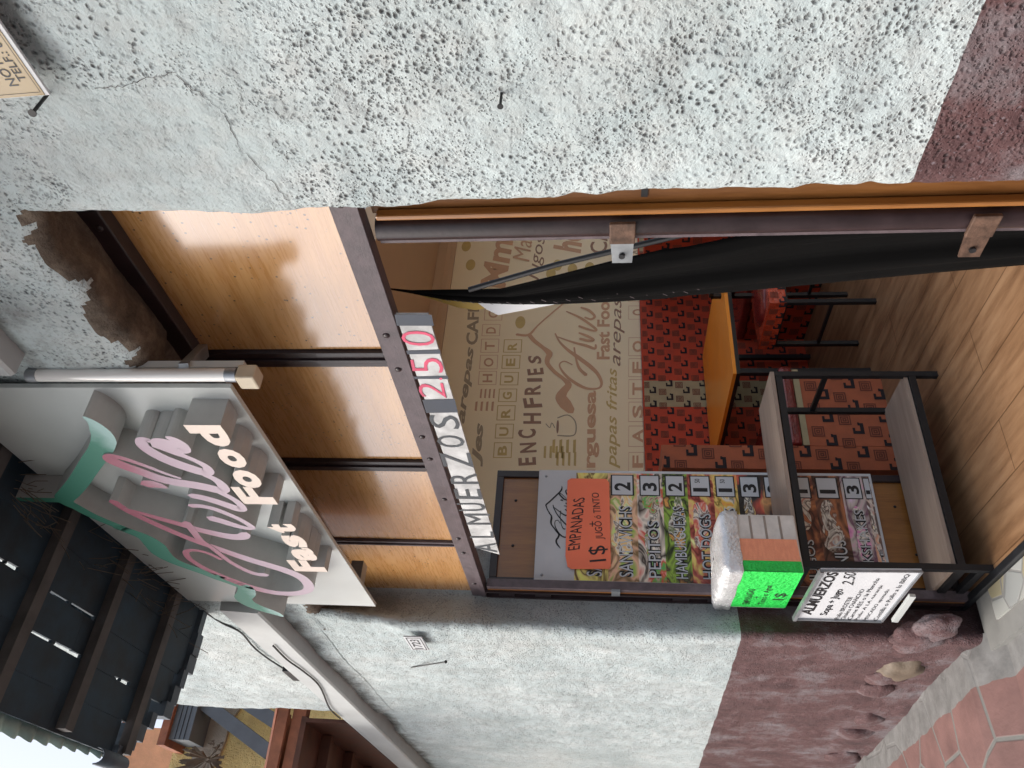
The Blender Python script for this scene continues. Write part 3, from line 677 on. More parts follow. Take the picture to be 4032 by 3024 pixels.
ribbon(mb, [onY(p[0], p[1], SF) for p, w_ in MT], [w_*1.35 for p, w_ in MT], NY, depth=.067, sidemat=1)
ribbon(mb, [onY(p[0], p[1], SF) for p, w_ in M2], [w_ for p, w_ in M2], NY, off=-.001, depth=.065, sidemat=1)
mb.build('mountain_outline', ['mount', 'letterside'], sg)
# block letters: each a part; corners read off the sign
def z4(x, y): return (200+x*.5877, 1500+y*.5877)
for ch, a, b, c in [('F', (1860, 1280), (1725, 1205), (1640, 1270)), ('a', (1785, 1205), (1705, 1120), (1650, 1195)), ('s', (1705, 1115), (1625, 1035), (1590, 1105)), ('t', (1640, 1020), (1570, 960), (1480, 1010)),
                    ('F', (1525, 828), (1400, 715), (1295, 815)), ('o', (1410, 718), (1290, 600), (1290, 722)), ('o', (1320, 583), (1190, 458), (1190, 582)), ('d', (1235, 440), (1130, 300), (1010, 438))]:
    A, Bp = onY(*z4(*a), SF), onY(*z4(*b), SF); Cp = onY(*z4(*c), SF)
    Wd = Bp.x-A.x; hh = Cp.z-2.302+.003
    A = Vector((A.x, SF, 2.302))
    mb = MB(); text(mb, ch, A, (Wd*1.02, 0, 0), (0, 0, hh), NY, off=0, depth=.067, bold=.055, sidemat=1)
    mb.build('letter', ['letterbeige', 'letterside'], sg)
# steel brackets holding the sign
mb = MB(); p = fY(440, 757, 1.07); q = fY(398, 800, .94); mb.bar(p, q, .03, .02); mb.build('bracket', 'grey', sg)
mb = MB(); p = fY(790, 1250, .95); mb.box(p.x-.02, p.x+.03, .9325, 1.0, sz0+.005, sz0+.045); mb.build('bracket', 'grey', sg)

# fluorescent lamp fixed behind the right edge of the sign
tx = sx1+.030
fl = thing('fluorescent_lamp', (tx, .90, 2.2), 'upright fluorescent tube fixed to the right edge of the shop sign', 'lamp')
zt = fY(60, 800, .93).z; zb = fY(505, 818, .93).z
mb = MB(); mb.tube([(tx, .932, zb), (tx, .932, zt)], .0145, 16); mb.build('glass_tube', 'tube', fl)
mb = MB(); mb.box(sx1+.001, tx+.006, .948, .965, zb-.02, zt+.03); mb.build('lamp_housing', 'white', fl)
mb = MB(); mb.tube([(tx, .932, zb-.012), (tx, .932, zb+.012)], .0155, 16); mb.tube([(tx, .932, zt-.012), (tx, .932, zt+.012)], .0155, 16); mb.build('end_cap', 'grey', fl)
mb = MB(); mb.box(sx1+.001, tx+.014, .915, .95, zb-.055, zb-.013); bevel(mb.build('lamp_holder', 'ivory', fl), .004)

# =================================================================== TRANSOM AND DOOR FRAME
tr = thing('transom_panel', (-2, DY, 1.95), 'four varnished plywood panels in a brown riveted steel frame over the doorway', 'panel')
ZB, ZP, ZTp = 1.950, 2.003, 2.447
mulls = [-1.464, -1.983, -2.544]
edges = [-.90]+mulls+[-3.02]
for i in range(4):
    a, b = edges[i+1], edges[i]-(.05 if 0 < i < 3 else .03 if i == 3 else 0)
    mb = MB(); mb.box(a+.004, b-.004, DY+.012, DY+.024, ZP-.01, ZTp+.01)
    mb.build('plywood_panel', 'panel', tr)
mb = MB(); mb.box(-3.03, -.89, DY-.02, DY+.04, ZTp, ZTp+.055)
mb.box(-3.03, -.89, DY+.03, DY+.07, ZTp-.004, ZTp+.07)
bevel(mb.build('top_rail', 'steel', tr), .003)
mb = MB(); mb.box(-3.035, -.89, DY-.004, DY+.028, ZB, ZP+.004)
mb.box(-3.035, -1.50, DY+.0285, DY+.046, ZB+.002, ZP-.002)
bevel(mb.build('bottom_rail', 'steel_worn', tr), .003)
mb = MB(); mb.box(-3.035, -.89, DY-.007, DY-.003, ZB+.001, ZB+.02); bevel(mb.build('rail_lip', 'steel_worn', tr), .001)
for x, wd_ in zip(mulls, (.055, .055, .032)):
    mb = MB(); mb.box(x-wd_, x, DY+.002, DY+.022, ZP, ZTp); mb.box(x-wd_*.62, x-wd_*.38, DY-.004, DY+.0025, ZP, ZTp); bevel(mb.build('mullion', 'steel_worn' if wd_ < .04 else 'steel', tr), .002)
for x in (-1.0, -1.39, -1.52, -1.83, -1.95, -2.2, -2.49, -2.61, -2.9):
    mb = MB(); mb.ball((x, DY-.004, ZP-.02), .0085, (1, .55, 1), 12, 6); mb.build('rivet', 'steel', tr)
for x in (-1.03, -1.7, -2.3):
    mb = MB(); mb.ball((x, DY-.02, ZTp+.02), .0085, (1, .55, 1), 12, 6); mb.build('rivet', 'steel', tr)

# right-hand post: wood strip, round-nosed steel post, hinge plates
rp = thing('door_post', (-1.07, DY, .2), 'brown steel door post beside an orange wood strip at the right jamb', 'door post')
mb = MB(); mb.box(-1.056, -.86, DY+.031, DY+.05, .2, ZB-.01); mb.build('wood_strip', [wood('dark_strip_wood', (.09, .032, .006), (.19, .075, .014), .45, axis=2)], rp)
mb = MB(); mb.box(-1.056, -1.044, DY+.008, DY+.03, .2, ZB-.02); bevel(mb.build('wood_bead', 'doorwood', rp), .004)
mb = MB(); mb.tube([(-1.094, DY+.03, .2), (-1.094, DY+.03, ZB-.012)], .025, 20); mb.build('round_post', 'steel', rp)
mb = MB(); mb.box(-1.126, -1.114, DY+.02, DY+.04, .2, ZB-.012); mb.build('steel_edge', 'steel_worn', rp)
for xx in (1345, 2128):
    zc = fY(xx, 480, DY).z
    mb = MB(); mb.box(-1.118, -1.066, DY-.004, DY+.0045, zc-.024, zc+.024); bevel(mb.build('hinge_plate', 'rust', rp), .002)
    mb = MB(); mb.prism([(-1.118, DY+.0, zc-.022), (-1.118, DY+.0, zc+.022), (-1.168, DY-.004, zc+.018), (-1.168, DY-.004, zc-.02)], (0, .004, 0)); mb.build('hinge_tab', 'grey' if xx < 2000 else 'rust', rp)
    mb = MB(); mb.tube([(-1.148, DY-.008, zc), (-1.148, DY-.003, zc)], .006, 12); mb.build('hinge_hole', 'blackmetal', rp)
mb = MB(); mb.box(-1.03, -.90, DY+.0285, DY+.0295, 1.42, 1.432) ; mb.build('strip_joint', 'blackmetal', rp)

# left-hand jamb frame with slots showing plaster
lp = thing('door_jamb', (-3.02, DY, .2), 'narrow dark steel jamb with open slots at the left of the doorway', 'door jamb')
mb = MB(); mb.box(-3.035, -3.020, DY-.01, DY+.03, .2, ZB); mb.box(-2.985, -2.972, DY-.008, DY+.028, .2, ZB)
z = .2
for zc in (.25, .62, 1.05, 1.18, 1.70, 1.84): mb.box(-3.020, -2.985, DY-.006, DY+.026, zc, zc+.06)
mb.build('slotted_frame', 'steel', lp)
mb = MB(); mb.box(-2.971, -2.956, DY+.0, DY+.03, .2, ZB-.01); mb.build('wood_edge', 'doorwood', lp)
mb = MB(); mb.box(-2.955, -2.930, DY-.002, DY+.03, .2, ZB-.01); mb.build('steel_edge', 'steel_worn', lp)
zc = fY(1330, 1280, DY).z
mb = MB(); mb.box(-2.968, -2.92, DY-.012, DY-.003, zc-.016, zc+.016); mb.build('hinge_plate', 'grey', lp)

# open left door leaf, folded back at a right angle, with the menu on it
LX = -3.00
lf = thing('door_leaf', (LX, 1.15, .2), 'orange wood door leaf in a dark frame standing open inward behind the menu board', 'door')
mb = MB(); mb.box(LX-.03, LX-.012, 1.155, 1.62, .22, 1.93); mb.build('wood_panel', 'doorwood', lf)
mb = MB()
mb.box(LX-.035, LX, 1.142, 1.165, .2, 1.945); mb.box(LX-.035, LX, 1.605, 1.635, .2, 1.945); mb.box(LX-.035, LX, 1.165, 1.605, 1.915, 1.945); mb.box(LX-.035, LX, 1.165, 1.605, .2, .23)
bevel(mb.build('leaf_frame', 'steel', lf), .002)
for y_, z_ in ((1.3, 1.86), (1.5, 1.86), (1.5, .36), (1.3, .32)):
    mb = MB(); mb.ball((LX-.011, y_, z_), .006, (.6, 1, 1), 8, 5); mb.build('screw', 'blackmetal', lf)

# menu board ---------------------------------------------------------
MX = LX+.012
def mp(x, y): return onX(x*D, y*D, MX)
A_ul, A_ur, A_ll, A_lr = mp(1154, 1257.7), mp(1165.7, 1016), mp(1925, 1216), mp(1880, 1022)
my0, my1 = A_ul.y, (A_ur.y+mp(1600, 1019).y)/2; mz1 = 1.767; mz0 = .435
mn = thing('menu_board', (MX, my0, mz0), 'tall printed food menu with price boxes, screwed to the open door leaf', 'menu board')
mb = MB(); mb.box(LX+.001, MX, my0, my1, mz0, mz1); bevel(mb.build('board', 'paper', mn), .001)
def rz(x): return (fX(x, 1030, MX)).z              # height of a row boundary read near the right edge
rows_x = [1247, 1313, 1375, 1430, 1483, 1538, 1590, 1642, 1695, 1752, 1812, 1860, 1900]
rows_z = [mz1-(mz1-rz(1247))]+[rz(x) for x in rows_x[1:]]
rows_z[0] = rz(1245)
foods = [('SALCHIPAPAS', '', [(.30, .10, .02), (.65, .35, .05), (.75, .5, .15)]),
         ('SANDWICHS', '2', [(.55, .34, .12), (.72, .52, .30), (.22, .33, .06), (.62, .34, .22)]),
         ('PEPITOS', '3', [(.10, .05, .03), (.40, .28, .2), (.06, .30, .07), (.45, .06, .04), (.6, .5, .42)]),
         ('HAMBURGUESAS', '2', [(.03, .025, .03), (.55, .28, .07), (.05, .03, .03), (.22, .34, .05)]),
         ('HOT DOGS', '1', [(.45, .07, .05), (.62, .28, .16), (.65, .45, .12), (.35, .08, .06)]),
         ('SALCHICHAS', '1', [(.70, .33, .04), (.60, .16, .08), (.72, .42, .12)]),
         ('TOSTADAS', '3', [(.08, .05, .04), (.60, .38, .14), (.45, .08, .05), (.05, .05, .05)]),
         ('PAPAS', '2', [(.2, .1, .05), (.5, .25, .1), (.1, .06, .05)]),
         ('JUGOS', '1', [(.18, .06, .04), (.4, .16, .06), (.25, .08, .04)]),
         ('MENUS', '1', [(.12, .05, .03), (.32, .12, .05), (.2, .09, .06)]),
         ('MILKSHAKES', '3', [(.42, .16, .30), (.55, .25, .4), (.40, .36, .33)]),
         ('CAFÉ', '1', [(.35, .25, .22), (.60, .28, .16), (.55, .45, .38), (.2, .12, .1)])]
for i, (nm, price, cols) in enumerate(foods):
    zt_, zb_ = rows_z[i], rows_z[i+1]
    if zb_ < mz0+.01: zb_ = mz0+.01
    if zt_-zb_ < .02: continue
    mb = MB(); mb.quad((MX+.0006, my0+.012, zb_), (MX+.0006, my1-.012, zb_), (MX+.0006, my1-.012, zt_), (MX+.0006, my0+.012, zt_))
    mb.build('menu_row', [food_mat('food_print', [tuple(min(.9, q*(1.6 if max(cc) > .25 else 1)) for q in cc) for cc in cols], random.choice([5, 7, 9]))], mn)
    h = zt_-zb_; w_ = my1-my0
    # a painted dish: a soft bun or sausage shape
    mb = MB()
    c = Vector((MX, my0+w_*.52, (zt_+zb_)/2))
    for k in range(5):
        disc(mb, c+Vector((0, random.uniform(-.12, .12), random.uniform(-.15, .15)*h)), random.uniform(.03, .07), h*random.uniform(.16, .3), (0, 1, 0), (0, 0, 1), NX, off=.0009+.0002*k, wob=.08)
    mb.build('dish_print', [food_mat('dish_print', [tuple(min(.9, q*1.7) for q in cc) for cc in cols[::-1]]+[(.85, .8, .7)], 13)], mn)
    wd = min(.30, .034*len(nm))
    O = Vector((MX, my0+.03, zb_+h*.18))
    mb = MB(); text(mb, nm, O, (0, wd, 0), (0, 0, h*.46), NX, off=.0016, bold=.07); mb.cur = 1
    text(mb, nm, O, (0, wd, 0), (0, 0, h*.46), NX, off=.0020, bold=.0)
    mb.build('row_lettering', ['ink', 'paper'], mn)
    if i != 0:
        y0_ = my1-.115; mb = MB()
        mb.quad((MX+.0022, y0_, zb_+h*.10), (MX+.0022, my1-.02, zb_+h*.10), (MX+.0022, my1-.02, zt_-h*.10), (MX+.0022, y0_, zt_-h*.10)); mb.cur = 1
        mb.quad((MX+.0026, y0_+.004, zb_+h*.15), (MX+.0026, my1-.024, zb_+h*.15), (MX+.0026, my1-.024, zt_-h*.15), (MX+.0026, y0_+.004, zt_-h*.15)); mb.cur = 0
        text(mb, price, (MX, y0_+.022, zb_+h*.22), (0, .017 if price == '1' else .038, 0), (0, 0, h*.56), NX, off=.003, bold=.03)
        if price == '1' and i in (4, 5): text(mb, '50', (MX, y0_+.062, zb_+h*.5), (0, .018, 0), (0, 0, h*.2), NX, off=.003, bold=.01)
        mb.build('price_box', ['ink', 'paper'], mn)
# logo on the white head of the menu
def remap(ps, src, dst):
    pass
LOGO = [( [onY(p[0], p[1], SF) for p in ps], ws) for ps, ws in AV]; LOGOM = ([onY(p[0], p[1], SF) for p, w_ in MT], [w_ for p, w_ in MT])
lx0, lx1 = sx0+.02, sx1-.05; lz0 = 2.2
def logo(mb, O, U, V, N, sc, ws=1, mount=True, word=True, off=.001):
    O, U, V = Vector(O), Vector(U), Vector(V)
    f = lambda p: O+U*((p.x-lx0)*sc)+V*((p.z-lz0)*sc)
    if word:
        for i, (ps, w_) in enumerate(LOGO): ribbon(mb, [f(p) for p in ps], [q*sc*ws for q in w_], N, off=off+.0001*i, sub=3)
    if mount: ribbon(mb, [f(p) for p in LOGOM[0]], [q*sc*ws*.8 for q in LOGOM[1]], N, off=off, sub=3)
mb = MB(); logo(mb, (MX, my0+.13, 1.585), (0, 1, 0), (0, 0, 1), NX, .22, 1.0, True, True); mb.build('menu_logo', 'ink', mn)
for y_, z_ in ((my0+.03, mz1-.03), (my1-.03, mz1-.03)):
    mb = MB(); mb.ball((MX, y_, z_), .006, (.5, 1, 1), 8, 5); mb.build('screw', 'grey', mn)
# orange paper taped over the menu
OX = MX+.006
def op(x, y): return onX(x, y, OX)
k6 = 1000/2212
def z6(x, y): return (2050+x*k6, 1800+y*k6)
cs_ = [z6(*p) for p in [(408, 205), (440, 186), (745, 190), (772, 225), (786, 950), (770, 975), (440, 975), (408, 955), (390, 860)]]
mb = MB(); poly = [op(*p) for p in cs_]; mb.prism(poly[::-1], (.0012, 0, 0))
os_ = mb.build('paper_notice', 'orangepaper'); tag(os_, 'bright orange handwritten paper notice taped over the menu board', 'notice')
mb = MB(); ox = OX+.0012
for wrd, a, b, c in (('EMPANADAS', (515, 800), (560, 350), (410, 815)), ('+', (650, 605), (650, 560), (600, 605)), ('1$', (770, 900), (755, 765), (600, 915)), ('JUGO ó TINTO', (740, 715), (700, 310), (655, 715))):
    tpx(mb, wrd, z6(*a), z6(*b), z6(*c), 0, ox, NX, off=.0006)
mb.build('handwriting', 'ink', os_)

# ALMUERZOS strip hung under the transom --------------------------------
AY = DY-.012
alm = thing('lunch_strip_sign', (-2, AY, 1.9), 'long white strip sign reading ALMUERZOS 2.50 hung under the steel transom', 'sign')
p0, p1 = fY(855, 680, AY), fY(1027, 1183, AY); q0, q1 = fY(925, 680, AY), fY(1079, 1198, AY)
mb = MB(); mb.prism([p0, p1, q1, q0], (0, .006, 0)); mb.build('strip_board', [plain('worn_strip_paint', (.52, .53, .53), .55, var=.32, scale=16, bmp=.3)], alm)
def z5(x, y): return (1344+x*.6076, 1008+y*.6076)
def z7(x, y): return (1344+x*.6076, 2016+y*.6076)
mb = MB()                                             # dark tape blocks
for (a, b, c, d) in (((345, 378), (585, 378), (600, 450), (360, 450)), ((420, 612), (640, 605), (645, 632), (430, 635)), ((465, 780), (690, 775), (695, 795), (475, 795)), ((525, 930), (735, 925), (755, 1012), (550, 1015))):
    P4 = [onY(*z5(*q), AY) for q in (a, b, c, d)]
    mb.add([p+NY*.001 for p in P4], [(0, 1, 2, 3)])
mb.build('dark_tape', 'navy', alm)
mb = MB()
for ch, a, b, c in (('0', (612, 582), (600, 487), (398, 575)), ('5', (665, 752), (650, 658), (465, 755)), ('2', (683, 920), (660, 822), (515, 910)), ('.', (655, 800), (655, 785), (635, 800))):
    tpx(mb, ch, z5(*a), z5(*b), z5(*c), 1, AY, NY, off=.0015, bold=-.01)
mb.build('price_numerals', 'pinkink', alm)
mb = MB()
for ch, a, b, c in (('S', (775, 1120), (750, 1035), (590, 1110)), ('O', (805, 1240), (790, 1165), (630, 1235)), ('Z', (860, 1370), (835, 1275), (665, 1365)), ('R', (895, 1475), (875, 1405), (715, 1475)), ('E', (915, 1575), (900, 1510), (745, 1570)), ('U', (940, 1650), (925, 1600), (765, 1650))):
    tpx(mb, ch, z5(*a), z5(*b), z5(*c), 1, AY, NY, off=.0015, bold=.0)
for ch, a, b, c in (('M', (975, 80), (960, 10), (815, 80)), ('L', (990, 165), (985, 125), (835, 165)), ('A', (1010, 260), (1000, 200), (870, 255))):
    tpx(mb, ch, z7(*a), z7(*b), z7(*c), 1, AY, NY, off=.0015, bold=.0)
mb.build('lettering', 'greyink', alm)

# black sheet pulled across the right of the doorway ---------------------
BY = DY+.10
def zD(x, y): return (1350+x*.5651, 800+y*.5651)
def zE(x, y): return (2500+x*.6926, 800+y*.6926)
lo = [zD(290, 590), zD(480, 625), zD(700, 668), zD(920, 690), zD(1200, 700), zD(1500, 700), zD(1850, 688), zD(2212, 672), zE(300, 530), zE(560, 514), zE(1100, 470), zE(1500, 435), zE(2212, 375), (4300, 1035), (4700, 1005)]
up = [zD(290, 588), zD(480, 607), zD(700, 606), zD(920, 606), zD(1100, 604), zD(1500, 515), zD(1850, 432), zD(2212, 350), zE(300, 265), zE(560, 210), zE(760, 158), zE(1100, 120), zE(2000, 60), (4300, 830), (4700, 820)]
mb = MB(); mb.smooth = True; nr = 21; vs = []
L1 = [onY(*p, BY) for p in lo]; L2 = [onY(*p, BY) for p in up]
def dens(P, k):
    o = []
    for i in range(len(P)-1):
        for t in range(k): o.append(P[i].lerp(P[i+1], t/k))
    return o+[P[-1]]
L1 = dens(L1, 4); L2 = dens(L2, 4)
for a, b in zip(L1, L2):
    wd = (b-a).length
    for j in range(nr):
        t = j/(nr-1); p = a.lerp(b, t); p.y += (.010*math.sin(t*11+p.z*1.6)+.005*math.sin(t*23+p.z*3))*min(1, wd*8); vs.append(p)
mb.add(vs, [(i*nr+j, i*nr+j+1, (i+1)*nr+j+1, (i+1)*nr+j) for i in range(len(L1)-1) for j in range(nr-1)])
bs = mb.build('black_curtain', 'black'); so = bs.modifiers.new('solid', 'SOLIDIFY'); so.thickness = .002
tag(bs, 'black vinyl curtain hanging twisted from the transom at the right of the doorway', 'curtain')
a, b = onY(*zD(880, 603), BY-.02), onY(*zE(500, 170), BY-.02)
mb = MB()
for i in range(26):
    p = onY(*[lo, lo][0][4], BY) if False else L1[8+i].lerp(L2[8+i], .16+.05*(i % 3)); q = p+Vector((.006, 0, .010))
    mb.add([p+NY*.012, p+Vector((.0015, -.012, 0)), q+Vector((.0015, -.012, 0)), q+NY*.012], [(0, 1, 2, 3)])
mb.build('stitch_marks', 'steel_worn', bs)
a, m_, b = onY(*zD(880, 603), BY-.02), onY(*zD(1500, 425), BY-.02), onY(*zE(350, 160), BY-.02); mb = MB(); mb.tube([a, m_, b], .0062, 10)
tag(mb.build('curtain_rod', 'blackmetal'), 'thin slanting metal rod in front of the mural beside the black curtain', 'rod')
mb = MB(); poly = [onY(*zD(*p), BY+.02) for p in [(500, 630), (860, 683), (975, 700), (985, 735), (930, 745), (800, 728)]]; mb.prism(poly[::-1], (0, .002, 0))
tag(mb.build('yellow_card', [plain('mustard_card', (.36, .24, .03), .5)]), 'mustard yellow card sticking out behind the top of the black curtain', 'card')
mb = MB(); poly = [onY(*zD(*p), BY+.016) for p in [(920, 680), (1530, 690), (1480, 705), (1230, 752), (1080, 780), (1000, 740)]]; mb.prism(poly[::-1], (0, .002, 0))
tag(mb.build('white_sheet', 'paper'), 'white paper sheet poking out behind the black curtain edge', 'paper')

# =================================================================== INTERIOR
WX = -4.35; ZF = .2; ZC = 2.72; YB = 5.6; XR = 2.2
mb = MB(); mb.quad((WX-.1, 1.119, ZF), (XR, 1.119, ZF), (XR, YB, ZF), (WX-.1, YB, ZF)); struct(mb.build('shop_floor', 'floor'))
mb = MB(); mb.box(WX-.1, -3.05, 1.30, YB, ZC, ZC+.1); mb.box(-3.05, XR, 1.30, 1.75, ZC, ZC+.1); struct(mb.build('ceiling', 'ceiling'))  # unseen rest of the room left unroofed so sky light reaches the mural
mb = MB(); mb.box(WX-.12, WX-.002, 1.30, YB, ZF-.3, ZC-.001); tag(mb.build('side_wall', 'inner'), 'beige side wall of the shop carrying the printed mural', 'wall')
bw_ = thing('back_wall', (-1, YB, ZF), 'beige back wall of the shop with unseen openings added to let in daylight', 'wall')  # out of view; its openings are put in to brighten the interior
mb = MB()
mb.box(WX-.12, XR, YB+.001, YB+.12, ZF-.3, 1.0); mb.box(WX-.12, XR, YB+.001, YB+.12, 2.5, ZC+.1)
for x in (WX-.12, -2.3, -.1, XR-.1): mb.box(x, x+.16, YB+.001, YB+.12, 1.0, 2.5)
mb.build('masonry', 'inner', bw_)
mb = MB(); mb.box(WX+.07, -3.05, 2.3, 2.75, ZC-.08, ZC-.001); tag(mb.build('ceiling_beam', 'ceilbeam'), 'dull brown beam across the shop ceiling near the door', 'beam')
cn = MB()
cn.prism([(WX-.001, 1.31, 2.60), (WX+.02, 1.31, 2.60), (WX+.03, 1.31, 2.63), (WX+.055, 1.31, 2.655), (WX+.06, 1.31, 2.719), (WX-.001, 1.31, 2.719)], (0, YB-1.32, 0))
tag(cn.build('cornice', 'ceiling'), 'tan moulded cornice between the mural and the ceiling', 'cornice')
# mural
MU = WX+.004
mu = thing('word_mural', (WX, 3, 1.25), 'cream wall print crowded with brown and orange food words', 'mural')
mb = MB(); mb.box(WX+.0005, MU, 1.4, YB-.01, 1.255, 2.598); mb.build('print', 'mural', mu)
k8 = 850/2212
def z8(x, y): return (1750+x*k8, 1300+y*k8)
def frame_box(mb, a, b, c, val, wdt):                 # outlined tile round a letter
    A, Bp, Cc = [PX(q[0], q[1], 0, val) for q in (a, b, c)]
    U, V = Bp-A, Cc-A
    for s_, e_ in ((A, A+U), (A+U, A+U+V), (A+U+V, A+V), (A+V, A)): mb.add([s_+NX*.0008-(e_-s_).normalized()*0, e_+NX*.0008, e_+NX*.0008+((A+U/2+V/2)-e_)*wdt, s_+NX*.0008+((A+U/2+V/2)-s_)*wdt], [(0, 1, 2, 3)])
words = []
mo, mbn, mg_, my_ = MB(), MB(), MB(), MB()
N_ = NX
# brown FRENCH FRIES
for ch, a, b, c in (('S', (1000, 345), (985, 265), (865, 340)), ('E', (1020, 450), (1010, 385), (855, 465)), ('I', (1005, 528), (1000, 492), (850, 530)), ('R', (985, 660), (985, 560), (820, 665)), ('F', (1005, 790), (985, 690), (820, 800)), ('H', (990, 960), (990, 850), (808, 960)),
                    ('C', (945, 1100), (935, 1010), (760, 1115)), ('N', (945, 1250), (940, 1150), (775, 1260)), ('E', (940, 1380), (935, 1300), (760, 1390))):
    tpx(mbn, ch, z8(*a), z8(*b), z8(*c), 0, MU, N_, off=.001, bold=.03)
# BURGUER and HOT DOG tiles
for i, (ch, y0, y1) in enumerate((('R', 230, 95), ('E', 395, 255), ('U', 565, 430), ('G', 735, 600), ('R', 925, 770), ('U', 1110, 960), ('B', 1310, 1150))):
    xo = 790-i*17
    tpx(my_, ch, z8(xo-50, y0-25), z8(xo-45, y1+35), z8(xo-145, y0-25), 0, MU, N_, off=.001, bold=.03); frame_box(my_, z8(xo, y0), z8(xo+8, y1), z8(xo-190, y0), MU, .10)
for i, (ch, y0, y1) in enumerate((('G', -100, -230), ('O', 60-130, -60), ('D', 60, -60), ('T', 230, 90), ('O', 400, 255), ('H', 560, 420))):
    if i == 1: continue
    xo = 590-i*12
    tpx(mo, ch, z8(xo-40, y0-25), z8(xo-38, y1+30), z8(xo-140, y0-25), 0, MU, N_, off=.001, bold=.02); frame_box(mo, z8(xo, y0), z8(xo+8, y1), z8(xo-185, y0), MU, .06)
# FAST FOOD tiles along the bottom
for ch, y0, y1 in (('D', -290, -440), ('O', -110, -250), ('O', 265, 75), ('F', 480, 290), ('T', 705, 505), ('S', 940, 735), ('A', 1195, 980), ('F', 1450, 1250)):
    tpx(mo, ch, z8(2035, y0-40), z8(2035, y1+35), z8(1925, y0-40), 0, MU, N_, off=.001, bold=.03); frame_box(mo, z8(2045, y0), z8(2045, y1), z8(1885, y0), MU, .05)
tpx(mo, 'hamburguesa', z8(1580, 2350), z8(1590, 620), z8(1400, 2350), 0, MU, N_, off=.0012, bold=.035)
tpx(my_, 'papas fritas', z8(1800, 1420), z8(1800, 390), z8(1650, 1420), 0, MU, N_, off=.001, shear=.3, bold=.01)
tpx(mbn, 'arepas', z8(1840, 370), z8(1850, -330), z8(1725, 370), 0, MU, N_, off=.001, shear=.35, bold=.0)
tpx(mo, 'Fast Food', z8(1695, 300), z8(1695, -370), z8(1560, 300), 0, MU, N_, off=.001, bold=.03)
tpx(mg_, 'CAFÉ', z8(340, 150), z8(360, -270), z8(190, 150), 0, MU, N_, off=.001, shear=.0, bold=.03)
tpx(mg_, 'arepas', z8(230, 960), z8(330, 170), z8(140, 960), 0, MU, N_, off=.001, shear=.3, bold=.03)
tpx(mg_, 'Jes', z8(390, 1400), z8(430, 950), z8(270, 1400), 0, MU, N_, off=.001, shear=.3, bold=.04)
# right-hand words beyond the curtain
tpx(mo, 'Mm', zD(1130, 600), zD(1190, 250), zD(950, 600), 0, MU, N_, off=.001, shear=.2, bold=.03)
tpx(mo, 'Mar', zD(1300, 410), zD(1330, 200), zD(1180, 410), 0, MU, N_, off=.0032, shear=.3, bold=.0)
tpx(mbn, 'Jugos', zD(1370, 560), zD(1440, 230), zD(1260, 560), 0, MU, N_, off=.001, shear=.35, bold=.0)
tpx(mo, 'hot', zD(1660, 350), zD(1690, 120), zD(1460, 350), 0, MU, N_, off=.001, shear=.3, bold=.04)
tpx(mbn, 'CA', zD(1840, 350), zD(1850, 180), zD(1720, 350), 0, MU, N_, off=.001, bold=.01)
tpx(my_, 'TO', zD(1980, 440), zD(1990, 300), zD(1870, 440), 0, MU, N_, off=.001, bold=.02)
tpx(mg_, 'TA', zD(2075, 400), zD(2080, 320), zD(2010, 400), 0, MU, N_, off=.001, bold=.01)
# logo: mountain line and script word, traced on the mural
mt2 = [z8(*p) for p in [(740, 45), (860, 50), (950, -40), (1050, -130), (1180, -240), (1250, -300)]]
ribbon(mo, [onX(*p, MU) for p in mt2], [.02, .02, .012, .012, .012, .008], N_, off=.0012)
mt3 = [z8(*p) for p in [(870, 50), (920, 110), (1010, 180), (1075, 240), (1055, 300), (1060, 350), (1130, 430), (1220, 500), (1270, 560), (1220, 630), (1195, 690), (1240, 760), (1300, 830)]]
ribbon(mo, [onX(*p, MU) for p in mt3], [.03, .03, .028, .045, .035, .03, .026, .026, .045, .055, .075, .08, .05], N_, off=.0016)
def av(ps, ws, off): ribbon(mo, [onX(*z8(*p), MU) for p in ps], ws, N_, off=off)
av([(1135, 35), (1180, 120), (1260, 200), (1370, 280), (1490, 370), (1570, 450), (1610, 540), (1580, 595), (1470, 600), (1370, 560), (1270, 490), (1200, 410), (1180, 350), (1230, 320), (1310, 355)], [.01, .014, .022, .03, .03, .024, .018, .014, .018, .024, .02, .014, .01, .01, .008], .0014)
av([(1160, 70), (1300, 120), (1450, 160), (1540, 190), (1550, 150)], [.008, .016, .024, .02, .012], .0018)
av([(1330, 180), (1345, 280), (1380, 390), (1450, 460)], [.012, .012, .02, .026], .0022)
av([(1380, 30), (1460, 60), (1530, 100), (1480, 110), (1390, 90)], [.014, .022, .016, .022, .02], .0020)
av([(1250, -190), (1400, -120), (1540, -20), (1545, 10), (1460, -10), (1380, -40)], [.01, .02, .02, .014, .02, .018], .0024)
av([(1400, -230), (1480, -200), (1540, -140), (1500, -110), (1440, -130)], [.014, .022, .018, .018, .014], .0028)
